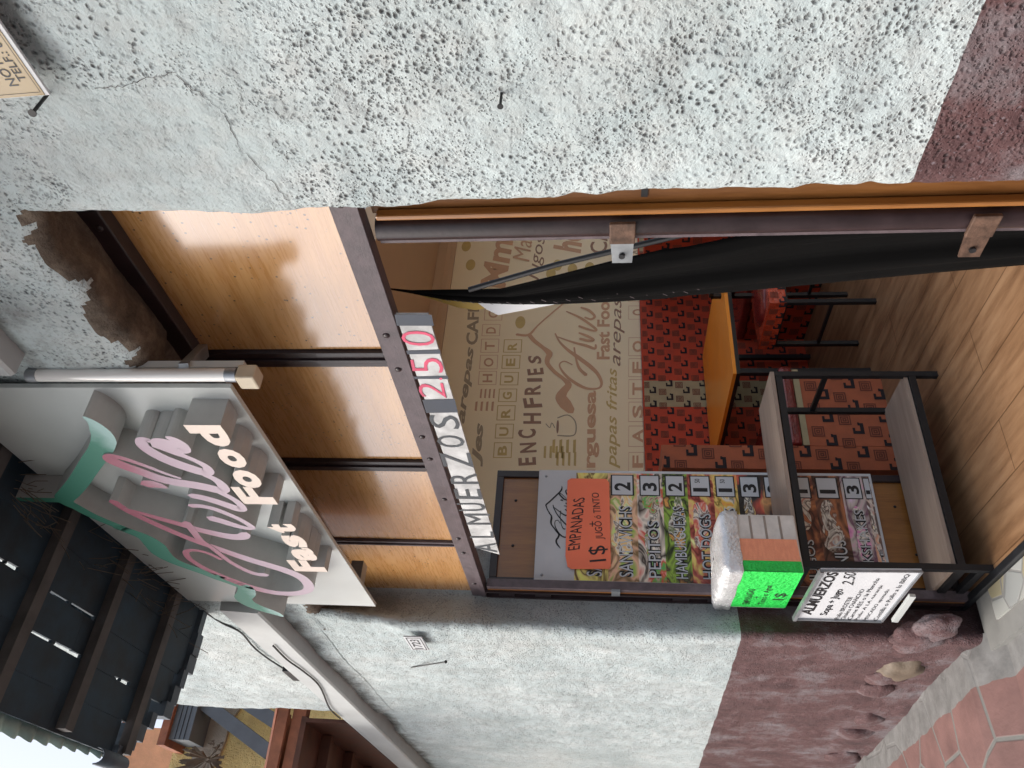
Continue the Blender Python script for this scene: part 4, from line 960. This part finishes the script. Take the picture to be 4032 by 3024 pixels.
# burgers, chips and a cup
for (x, y, su, sv, mbx) in ((420, 780, .075, .05, mo), (450, 650, .075, .04, mo), (1130, 1250, .09, .05, my_), (1240, 1190, .10, .06, my_), (1260, 1320, .10, .05, my_)):
    c = onX(*z8(x, y), MU)
    for k in range(4): mbx.add([c+Vector((.001, -su/2, sv*(k-1.5)/1.4)), c+Vector((.001, su/2, sv*(k-1.5)/1.4)), c+Vector((.001, su/2*.9, sv*(k-1.1)/1.4)), c+Vector((.001, -su/2*.9, sv*(k-1.1)/1.4))], [(0, 1, 2, 3)])
for p_ in (zD(860, 300), zD(890, 430), zD(1720, 450), zD(1450, 490), zD(1600, 460), z5(1160, 430), z5(1400, 60)):
    c = onX(*p_, MU); disc(my_, c, .055, .035, (0, 1, 0), (0, 0, 1), N_, off=.0009)
c = onX(*z8(1160, 990), MU); disc(mbn, c, .05, .008, (0, 1, 0), (0, 0, 1), N_, off=.0012)
ribbon(mg_, [onX(*z8(*p), MU) for p in [(1160, 900), (1260, 870), (1330, 920), (1350, 1000), (1320, 1080), (1160, 1080)]], .008, N_, off=.0012)
ribbon(mg_, [onX(*z8(*p), MU) for p in [(1040, 960), (1080, 1000), (1100, 950), (1130, 1000)]], .006, N_, off=.0012)
mo.build('orange_words', 'm_or', mu); mbn.build('brown_words', 'm_br', mu); mg_.build('grey_words', 'm_gr', mu); my_.build('yellow_words', 'm_ye', mu)

# woven upholstery pattern: hooks and square spirals -----------------------
def weave(mb, O, U, V, N, w, h, cell, dark, brown, band=None, cream=None):
    O, U, V, N = Vector(O), Vector(U).normalized(), Vector(V).normalized(), Vector(N)
    def R4(x0, y0, x1, y1, off, mat):
        x0, x1 = max(0, min(w, x0)), max(0, min(w, x1)); y0, y1 = max(0, min(h, y0)), max(0, min(h, y1))
        if x1-x0 < 1e-4 or y1-y0 < 1e-4: return
        c0 = mb.cur; mb.cur = mat
        mb.add([O+U*x0+V*y0+N*off, O+U*x1+V*y0+N*off, O+U*x1+V*y1+N*off, O+U*x0+V*y1+N*off], [(0, 1, 2, 3)]); mb.cur = c0
    if band:
        for b0, b1 in band: R4(b0, 0, b1, h, .0008, cream)
    nx, ny = int(w/cell)+2, int(h/cell)+2
    for i in range(-1, nx):
        for j in range(-1, ny):
            x = i*cell+(j % 2)*cell*.5; y = j*cell; s = cell; t = s*.13
            R4(x, y, x+s*.46, y+t, .0016, dark); R4(x, y+t, x+t, y+s*.40, .0016, dark); R4(x+s*.36, y+t, x+s*.36+t, y+s*.20, .0016, dark); R4(x+t, y+s*.31, x+s*.26, y+s*.40, .0016, dark)
            X0, Y0 = x+s*.40, y+s*.42
            for q in range(3):
                a = s*(.22-.075*q); th = s*.045; cx, cy = X0+s*.2, Y0+s*.2
                R4(cx-a, cy-a, cx+a, cy-a+th, .0016, brown); R4(cx-a, cy+a-th, cx+a, cy+a, .0016, brown); R4(cx-a, cy-a+th, cx-a+th, cy+a-th, .0016, brown); R4(cx+a-th, cy-a+th, cx+a, cy+a-th, .0016, brown)
UPM = ['up_red', 'up_dark', 'up_brown', 'up_cream']; UPO = ['up_or', 'up_dark', 'up_brown', 'up_cream']
wp = thing('wall_upholstery', (WX, 3, ZF), 'red patterned padded wall panel with cream bands below the mural', 'wall panel')
mb = MB(); mb.box(WX+.0005, WX+.03, 1.4, YB-.01, ZF+.001, 1.25)
weave(mb, (WX+.03, 1.4, .22), (0, 1, 0), (0, 0, 1), (1, 0, 0), YB-1.42, 1.02, .105, 1, 2, band=[(1.42, 1.62), (2.75, 2.95)], cream=3)
mb.build('padded_panel', UPM, wp)
# bench end and seat
BX = -3.26
bn = thing('booth_bench', (-3.6, 2.0, ZF), 'patterned orange booth bench, its end panel facing the doorway', 'bench')
mb = MB(); mb.box(WX+.035, BX, 1.80, 1.92, ZF, 1.235)
weave(mb, (BX, 1.80, ZF), (0, 1, 0), (0, 0, 1), (1, 0, 0), .12, 1.03, .125, 1, 2)
bevel(mb.build('backrest', UPO, bn), .0005, 1)
mb = MB(); mb.box(WX+.035, BX+.001, 1.921, 2.32, ZF, .60)
weave(mb, (BX+.001, 1.921, ZF), (0, 1, 0), (0, 0, 1), (1, 0, 0), .40, .40, .125, 1, 2)
mb.build('seat_box', UPO, bn)
mb = MB(); mb.box(WX+.035, BX+.012, 1.923, 2.36, .60, .665); bevel(mb.build('seat_cushion', 'wine', bn), .02, 3)
mb = MB(); mb.box(WX+.035, BX+.006, 1.922, 2.34, .575, .602) ; mb.build('piping', 'up_cream', bn)
# second bench beyond the table
bn2 = thing('booth_bench', (-3.6, 3.6, ZF), 'red patterned booth bench on the far side of the orange table', 'bench')
mb = MB(); mb.box(WX+.035, -3.5, 3.75, 3.87, ZF, 1.235)
weave(mb, (-3.5, 3.75, ZF), (0, 1, 0), (0, 0, 1), (1, 0, 0), .12, 1.03, .125, 1, 2)
weave(mb, (WX+.035, 3.75, ZF), (1, 0, 0), (0, 0, 1), (0, -1, 0), .81, 1.03, .125, 1, 2)
mb.build('backrest', UPM, bn2)
mb = MB(); mb.box(WX+.035, -3.5, 3.35, 3.749, ZF, .58); weave(mb, (WX+.035, 3.35, ZF), (1, 0, 0), (0, 0, 1), (0, -1, 0), .81, .38, .125, 1, 2)
mb.build('seat_box', UPM, bn2)
mb = MB(); mb.box(WX+.035, -3.49, 3.34, 3.745, .581, .64); bevel(mb.build('seat_cushion', 'wine', bn2), .02, 3)
# orange table
tb = thing('orange_table', (-3.8, 2.8, ZF), 'square table with a plain orange top and thin black legs', 'table')
tx0, tx1, ty0, ty1 = WX+.06, -3.335, 2.375, 3.19
mb = MB(); mb.box(tx0, tx1, ty0, ty1, .845, .862); mb.build('tabletop', 'orange_top', tb)
mb = MB(); mb.box(tx0+.002, tx1-.002, ty0+.002, ty1-.002, .825, .8445); mb.build('top_edge', 'blackmetal', tb)
for x in (tx0+.03, tx1-.03):
    for y in (ty0+.03, ty1-.03):
        mb = MB(); mb.box(x-.014, x+.014, y-.014, y+.014, ZF, .825); mb.build('leg', 'blackmetal', tb)
# chair with a plastic-wrapped cushion
def chair(x, y, rz, label):
    t = thing('metal_chair', (x, y, ZF), label, 'chair', 'chairs at the orange table')
    mb = MB(); w = .165; CH = fY(1532, 660, y+w).z-ZF
    def loc(p): return (x+p[0], y+p[1], ZF+p[2])
    legs = []
    for sx in (-1, 1):
        for sy in (-1, 1):
            a = loc((sx*w, sy*w, 0)); b = loc((sx*w, sy*w, .42 if sy < 0 else CH))
            m_ = MB(); m_.bar(a, b, .022, .022); m_.build('leg', 'blackmetal', t)
    m_ = MB()
    for sy in (-1, 1): m_.bar(loc((-w, sy*w, .42)), loc((w, sy*w, .42)), .02, .02); m_.bar(loc((-w, sy*w, .2)), loc((w, sy*w, .2)), .014, .014)
    for sx in (-1, 1): m_.bar(loc((sx*w, -w, .42)), loc((sx*w, w, .42)), .02, .02)
    m_.build('seat_frame', 'blackmetal', t)
    m_ = MB(); m_.bar(loc((-w, w, CH)), loc((w, w, CH)), .022, .022); m_.bar(loc((-w, w, .6)), loc((w, w, .6)), .016, .016); m_.build('back_frame', 'blackmetal', t)
    m_ = MB(); c = .185; o = loc((0, 0, 0)); m_.box(o[0]-c, o[0]+c, o[1]-c, o[1]+c, ZF+.42, ZF+.50)
    weave(m_, (o[0]+c, o[1]-c, ZF+.42), (0, 1, 0), (0, 0, 1), (1, 0, 0), 2*c, .08, .085, 1, 2); weave(m_, (o[0]-c, o[1]-c, ZF+.42), (1, 0, 0), (0, 0, 1), (0, -1, 0), 2*c, .08, .085, 1, 2); m_.build('cushion', ['ember', 'up_dark', 'up_brown'], t)
    m_ = MB(); m_.ball(loc((.02, -.02, .50)), .14, (1, 1, .2), 18, 10, wob=.2, seed=9); m_.build('seat_pad', 'wine', t)
    return t
chair(-3.27, 2.80, 0, 'black metal chair with plastic-wrapped red cushions beside the orange table')

# two-tier stand in the doorway ---------------------------------------------
sh = thing('display_stand', (-2.85, 1.5, ZF), 'low two-tier stand with beige laminate shelves and thin black legs in the doorway', 'stand')
hx0, hx1, hy0, hy1 = -2.985, -2.722, 1.13, 1.93
ZS1, ZS2 = .825, .315
mb = MB(); mb.box(hx0-.01, hx1+.01, hy0-.01, hy1+.01, ZS1-.004, ZS1+.012); bevel(mb.build('upper_shelf', 'shelfwood', sh), .001)
mb = MB(); mb.box(hx0, hx1, hy0, hy1, ZS2-.002, ZS2+.012); mb.build('lower_shelf', 'shelfwood', sh)
for x in (hx0, hx1):
    for y in (hy0, hy1):
        mb = MB(); mb.box(x-.011, x+.011, y-.011, y+.011, ZF, ZS1-.005); mb.build('leg', 'blackmetal', sh)
mb = MB()
for z_ in (ZS1-.02, ZS2-.016, .235):
    for x in (hx0, hx1):
        if z_ < .25 : continue
        mb.box(x-.010, x+.010, hy0+.011, hy1-.011, z_-.013, z_+.012)
    for y in (hy0, hy1):
        if z_ < .25 and y == hy1: continue
        mb.box(hx0+.0112, hx1-.0112, y-.010, y+.010, z_-.013, z_+.012)
mb.bar((hx0, hy1, .62), (hx1, hy1, .62), .012, .02)
mb.build('shelf_frame', 'blackmetal', sh)
# foil-covered box
bxp = thing('foil_box', (-2.85, 1.2, ZS1+.012), 'taped carton with a silver foil lid standing on the stand by the door', 'box')
k9 = 1200/2212
def z9(x, y): return (2700+x*k9, 1900+y*k9)
def z9Y(x, y, Y): return onY(*z9(x, y), Y)
z0b = ZS1+.0125
bY0, bY1 = 1.065, 1.287                                # street face and back
bx0, bx1 = -2.985, -2.63; hb = .243
def foot(o_=0): return [(bx1+o_, bY0-o_), (bx1-.03+o_, bY1+o_), (-2.925, bY1+o_), (-2.925, 1.12), (bx0-o_, 1.088), (bx0-o_, bY0-o_)]
E1 = MB(); E1.prism([(x, y, z0b) for x, y in foot()], (0, 0, hb)); bevel(E1.build('carton', 'tape', bxp), .006, 2)
def inset(k, z):                                      # rings of the crumpled foil lid
    cx, cy = (bx0+bx1)/2+.01, (bY0+bY1)/2; out = []
    P = foot(.006); n_ = 8
    for a in range(len(P)):
        p, q = P[a], P[(a+1) % len(P)]
        for t in range(n_):
            x = p[0]+(q[0]-p[0])*t/n_; y = p[1]+(q[1]-p[1])*t/n_
            x = cx+(x-cx)*k; y = cy+(y-cy)*k; out.append((x+.004*noise.noise(Vector((x*30, y*30, z*40))), y+.004*noise.noise(Vector((x*30, y*30, 9+z*40))), z+.005*noise.noise(Vector((x*22, y*22, 3)))))
    return out
E2 = MB(); E2.smooth = True; rings = [inset(k, z0b+hb+z) for k, z in ((1.0, -.045), (1.01, -.03), (1.0, -.02), (1.01, -.008), (1.0, .004), (.96, .014), (.86, .021), (.65, .026), (.35, .028), (.05, .029))]
n_ = len(rings[0]); E2.add([p for r_ in rings for p in r_], [(a*n_+b, a*n_+(b+1) % n_, (a+1)*n_+(b+1) % n_, (a+1)*n_+b) for a in range(len(rings)-1) for b in range(n_)])
E2.build('foil_lid', 'tin', bxp)
def sidept(t, z, o_): return (bx1-.03*t+o_, bY0+(bY1-bY0)*t, z0b+z)
seam = plain('brown_tape_seam', (.30, .25, .21), .4)
for k in range(3):
    mb = MB(); a_ = .05+.05*k; mb.add([sidept(.45, a_, .0006), sidept(.97, a_, .0006), sidept(.97, a_+.008, .0006), sidept(.45, a_+.008, .0006)], [(0, 1, 2, 3)]); mb.build('tape_seam', [seam], bxp)
# papers on the box: green and orange wrap its street and side faces
gp = MB()
gp.box(bx0+.02, bx1+.003, bY0-.004, bY0-.0015, z0b+.004, z0b+hb-.038)
gp.prism([sidept(0, .004, .0012), sidept(.17, .006, .0012), sidept(.17, hb-.040, .0012), sidept(0, hb-.038, .0012)], (.0018, 0, 0))
gpo = gp.build('green_notice', 'greenpaper'); tag(gpo, 'fluorescent green handwritten notice wrapped round the corner of the foil box', 'notice')
mb = MB(); GY = bY0-.004
for wrd, x0, x1, z_, h_ in (('EMPANADAS', .05, .20, .135, .026), ('+', .11, .13, .112, .016), ('Tinto o Agua', .05, .24, .078, .028), ('1$', .10, .17, .018, .045)):
    text(mb, wrd, (bx0+x0, GY, z0b+z_), (x1-x0, 0, 0), (0, 0, h_), NY, off=.0006, bold=.01)
mb.build('handwriting', 'ink', gpo)
mb = MB(); mb.prism([sidept(.172, .006, .0012), sidept(.55, .008, .0012), sidept(.55, hb-.042, .0012), sidept(.172, hb-.040, .0012)], (.0012, 0, 0))
tag(mb.build('orange_slip', 'orangepale'), 'faded orange paper slip on the side of the foil box', 'paper')
# whiteboard leaning across the front of the stand
WR, WL = Vector((-2.596, 1.06, .6)), Vector((-2.895, 1.0, .6))
WN = (WR-WL).cross(Vector((0, 0, 1))).normalized()
if WN.y > 0: WN = -WN
def onW(x, y):
    r = ray(*z9(x, y)); return CAM+r*((WR-CAM).dot(WN)/r.dot(WN))
wb = thing('whiteboard', (-2.75, 1.03, .5), 'small whiteboard lettered ALMUERZOS leaning on the front of the stand', 'whiteboard')
c1, c2, c3, c4_ = onW(985, 635), onW(1715, 640), onW(1420, 1005), onW(785, 985)
mb = MB(); mb.prism([c1, c2, c3, c4_], -WN*.008); mb.build('board', 'paper', wb)
mb = MB(); mb.bar(c1+WN*.004, c4_+WN*.004, .016, .012)
for a, b in ((c1, c2), (c2, c3), (c3, c4_)): mb.bar(a+WN*.003, b+WN*.003, .005, .008)
mb.build('board_frame', 'grey', wb)
mb = MB(); mb.bar(onW(1640, 800)+WN*.01, onW(1510, 985)+WN*.01, .012, .02); mb.build('pen_tray', 'white', wb)
mb = MB()
for wrd, a, b, c, bd, sh_ in (('ALMUERZOS', (910, 960), (1115, 655), (830, 950), .03, 0), ('Sopa + Jugo', (1040, 960), (1165, 770), (965, 965), .015, .2), ('2.50', (1215, 745), (1240, 650), (1130, 740), 0, .2),
                              ('Pollo BROSTER', (1110, 990), (1215, 830), (1075, 990), 0, .1), ('Chuleta CHANCHO', (1150, 995), (1300, 775), (1118, 995), 0, .1), ('Carne RES o la Plancha', (1200, 995), (1410, 695), (1168, 995), 0, .1),
                              ('Pollo A LA naranja', (1255, 998), (1440, 745), (1222, 998), 0, .1), ('PESCADO apanado', (1320, 1000), (1490, 775), (1285, 1000), 0, .1), ('Costilla o Pollo a la BBQ', (1395, 1000), (1635, 665), (1355, 1000), 0, .1)):
    A, Bp, Cc = onW(*a), onW(*b), onW(*c); text(mb, wrd, A, Bp-A, Cc-A, WN, off=.0012, bold=bd, shear=sh_)
mb.build('handwriting', 'ink', wb)

# =================================================================== SMALL THINGS ON THE WALL
# ochre notice plate at top right
k3 = 600/1991
def z3(x, y): return (x*k3, y*k3)
PYp = .918
pA = onY(*z3(650, 1240), PYp); pB = onY(*z3(0, 300), PYp); pC = onY(*z3(0, 1335), PYp)
pU = (pB-pA).normalized(); pV = NY.cross(pU).normalized()
if pV.z < 0: pV = -pV
pt = thing('notice_plate', pA, 'ochre metal notice plate pinned askew to the wall at the upper right', 'sign')
def pq(u, v, o_=0): return pA+pU*u+pV*v+NY*o_
def prect(mb, u0, u1, v0, v1, o_, t=0):
    P4 = [pq(u0, v0, o_), pq(u1, v0, o_), pq(u1, v1, o_), pq(u0, v1, o_)]
    if t: mb.prism(P4, (0, t, 0))
    else: mb.add(P4, [(0, 1, 2, 3)])
mb = MB(); prect(mb, 0, .40, 0, .24, 0, .004); mb.build('plate', 'paper', pt)
mb = MB(); prect(mb, .0012, .395, .0062, .235, .001, .0008); mb.build('plate_face', 'plate', pt)
mb = MB(); prect(mb, .006, .385, .0092, .0099, .0014); prect(mb, .006, .0067, .0100, .225, .0014)
text(mb, 'TELF.: 6', pq(.0245, .0165), pU*.0585, pV*.0125, NY, off=.0016, bold=.01)
text(mb, 'NO H', pq(.0185, .033), pU*.044, pV*.0145, NY, off=.0016, bold=.01)
mb.build('plate_lettering', 'ink', pt)
def nail(a, b, label, r_=.0022, Y2=.88):
    p = onY(a[0], a[1], FY); p.y = facY(p.x, p.z); q = onY(b[0], b[1], Y2)
    mb = MB(); mb.tube([p+Vector((0, .01, 0)), q], r_, 8)
    d = (q-p).normalized(); mb.tube([q, q+d*.0015], r_*2.2, 10)
    tag(mb.build('nail', 'blackmetal'), label, 'nail')
nail(z3(610, 1265), z3(425, 1475), 'bent black nail under the corner of the ochre plate', .0026, .90)
nail((1344+1035*.6076, 375*1.0+0), (1344+1030*.6076, 418), 'short dark nail in the pitted right pier', .002, .93)
nail((1345+1085*.226+0, 2636), (1755, 2606), 'lone dark nail in the wall left of the door', .003, .91)
# house number
k5 = 500/2212
def z55(x, y): return (1500+x*k5, 2400+y*k5)
hpY = .925
h1, h2, h3, h4 = [onY(*z55(*p), hpY) for p in [(395, 490), (705, 490), (830, 715), (510, 700)]]
hx_a, hx_b = min(h3.x, h4.x), max(h1.x, h2.x); hz_a, hz_b = h2.z, h1.z
hp = thing('house_number', (hx_a, hpY, hz_a), 'small white enamel house number plate on the wall left of the door', 'number plate')
mb = MB(); mb.box(hx_a, hx_b, hpY, hpY+.006, hz_a, hz_b); bevel(mb.build('plate', 'paper', hp), .001)
mb = MB(); W_ = hx_b-hx_a; Hh = hz_b-hz_a
for (a, b, c, d) in ((.05, .95, .86, .90), (.05, .95, .08, .12), (.05, .07, .12, .86), (.93, .95, .12, .86)): mb.box(hx_a+W_*a, hx_a+W_*b, hpY-.001, hpY-.0003, hz_a+Hh*c, hz_a+Hh*d)
text(mb, '1723', (hx_a+W_*.14, hpY, hz_a+Hh*.24), (W_*.7, 0, 0), (0, 0, Hh*.5), NY, off=.001, bold=.01); mb.build('numerals', 'ink', hp)
# cables on the upper wall
def cable(pts, label, r_=.006, Y=.942):
    P = [onY(x*D, y*D, Y) for x, y in pts]; Q = []
    for i in range(len(P)-1):
        p0, p1, p2, p3 = P[max(i-1, 0)], P[i], P[i+1], P[min(i+2, len(P)-1)]
        for k in range(5):
            t = k/5; Q.append(.5*((2*p1)+(p2-p0)*t+(2*p0-5*p1+4*p2-p3)*t*t+(3*p1-p0-3*p2+p3)*t*t*t))
    mb = MB(); mb.tube(Q+[P[-1]], r_, 6); tag(mb.build('cable', 'cable'), label, 'cable')
cable([(440, 1320), (480, 1346), (520, 1366), (550, 1400), (590, 1430), (640, 1460), (670, 1475), (712, 1501)], 'thin black cable sagging from the eave across the white wall', .004)
cable([(590, 1395), (620, 1425), (655, 1450), (690, 1482), (712, 1530), (735, 1552)], 'second black cable hugging the top of the ledge', .0038, .882)
mb = MB(); p = fY(636, 1450, .945); mb.box(p.x-.09, p.x+.07, .925, .955, p.z-.012, p.z+.03); tag(mb.build('junction_box', 'blackmetal'), 'small black junction box on the cable by the ledge', 'box')

# =================================================================== NEIGHBOURS DOWN THE STREET
nb = thing('neighbour_eave', (-6, .5, 3.2), 'brown clay-tiled eave with dark timber soffit past the end of the white wall', 'roof')
def n1(x, y, X): return fX(x, y, X)
E0 = -4.6
a = n1(600, 1540, E0)
zz = a.z
mb = MB(); mb.box(-12, E0-.03, .30, .955, 3.14, 3.17); mb.build('timber_soffit', 'darkwood', nb)
mb = MB(); mb.box(-12, E0-.02, .925, .945, 2.90, 3.139); mb.build('dark_wall_strip', 'darkwood', nb)  # dark strip laid over the wall just below the soffit
mb = MB(); mb.box(E0-.03, E0, .10, 1.05, zz-.06, zz); mb.box(E0-.10, E0-.035, .10, 1.05, zz-.15, zz-.075); mb.build('barge_board', 'claytile', nb)
mb = MB()
for k in range(16):
    x = E0-.05-k*.18
    for (y0, y1, dz) in ((.10, .42, 0), (.38, .7, .08), (.66, 1.0, .16)):
        arc = [(x-.09+.095*math.cos(R(t)), y0, zz-.02+dz*.1+.03*math.sin(R(t))) for t in range(0, 181, 30)]; arc2 = [(p[0], y1, p[2]+.01) for p in arc]; n_ = len(arc)
        mb.add(arc+arc2, [(q, q+1, n_+q+1, n_+q) for q in range(n_-1)])
o = mb.build('clay_tiles', 'claytile', nb); o.modifiers.new('solid', 'SOLIDIFY').thickness = .02
for k in range(6):
    mb = MB(); mb.box(E0-.5*k-.4, E0-.5*k-.34, .32, .92, 3.08, 3.139); mb.build('rafter', 'darkwood', nb)
YX = -6.5
def yb(x, y): return fX(x, y, YX)
yh = thing('yellow_house', (YX, 1.5, 0), 'yellow roughcast house with peeling plaster beyond the tiled eave', 'house')
p1_ = yb(400, 1530)
mb = MB(); mb.box(YX-3, YX, .5, 3.5, -.9, p1_.z); mb.build('wall', 'yellow', yh)
mb = MB(); pp = [yb(*q) for q in ((418, 1500), (418, 1659), (440, 1680), (470, 1650), (490, 1600), (500, 1560), (525, 1527), (530, 1500))]; mb.prism([q+Vector((.001, 0, 0)) for q in pp], (.03, 0, 0)); mb.build('bare_plaster', 'greypl', yh)
za, zb2 = fX(374, 1560, YX+.3).z, fX(418, 1560, YX+.3).z
yend = fX(395, 1598, YX+.3).y
mb = MB(); mb.box(YX-3, YX+.30, yend, 3.6, zb2, za); mb.build('fascia', 'beam', yh)
for k in range(3):
    mb = MB(); mb.box(YX+.301, YX+.305, yend, 3.6, zb2+(za-zb2)*(.25+.22*k), zb2+(za-zb2)*(.27+.22*k)); mb.build('fascia_groove', 'blackmetal', yh)
mb = MB(); mb.box(YX-3, YX+.34, yend-.05, 3.6, za, za+.06); mb.build('roof_edge', 'claytile', yh)
for q1, q2 in (((430, 1510), (585, 1628)), ((520, 1510), (612, 1570))):
    mb = MB(); mb.bar(onX(q1[0]*D, q1[1]*D, YX+.2), onX(q2[0]*D, q2[1]*D, YX+.2), .10, .10, (1, 0, 0)); mb.build('brace_beam', 'beam', yh)
OXX = -10.0
oh = thing('orange_house', (OXX, 0, 0), 'pale orange painted house farthest down the street', 'house')
p2 = fX(262, 1600, OXX); ye = fX(330, 1572, OXX).y
mb = MB(); mb.box(OXX-3, OXX, -3, ye, -1.2, p2.z-.05); mb.build('wall', 'orangewall', oh)
mb = MB(); mb.box(OXX-3.1, OXX+.06, -3.1, ye+.05, p2.z-.05, p2.z+.03); mb.build('coping', 'claytile', oh)

# dry plant clump in front of the yellow wall
mb = MB(); c = fX(450, 1640, -6.3)
for k in range(60):
    d = Vector((random.uniform(-.12, .12), random.uniform(-.15, .12), random.uniform(-.15, .22))); e = c+d
    mb.add([c+d*.1, e+Vector((0, .012, 0)), e+Vector((.01, 0, .03)), e-Vector((0, .012, 0))], [(0, 1, 2, 3)])
pln = thing('wall_plant', c, 'dark withered plant growing out of the yellow wall', 'plant')
mb.build('foliage', 'hair', pln)
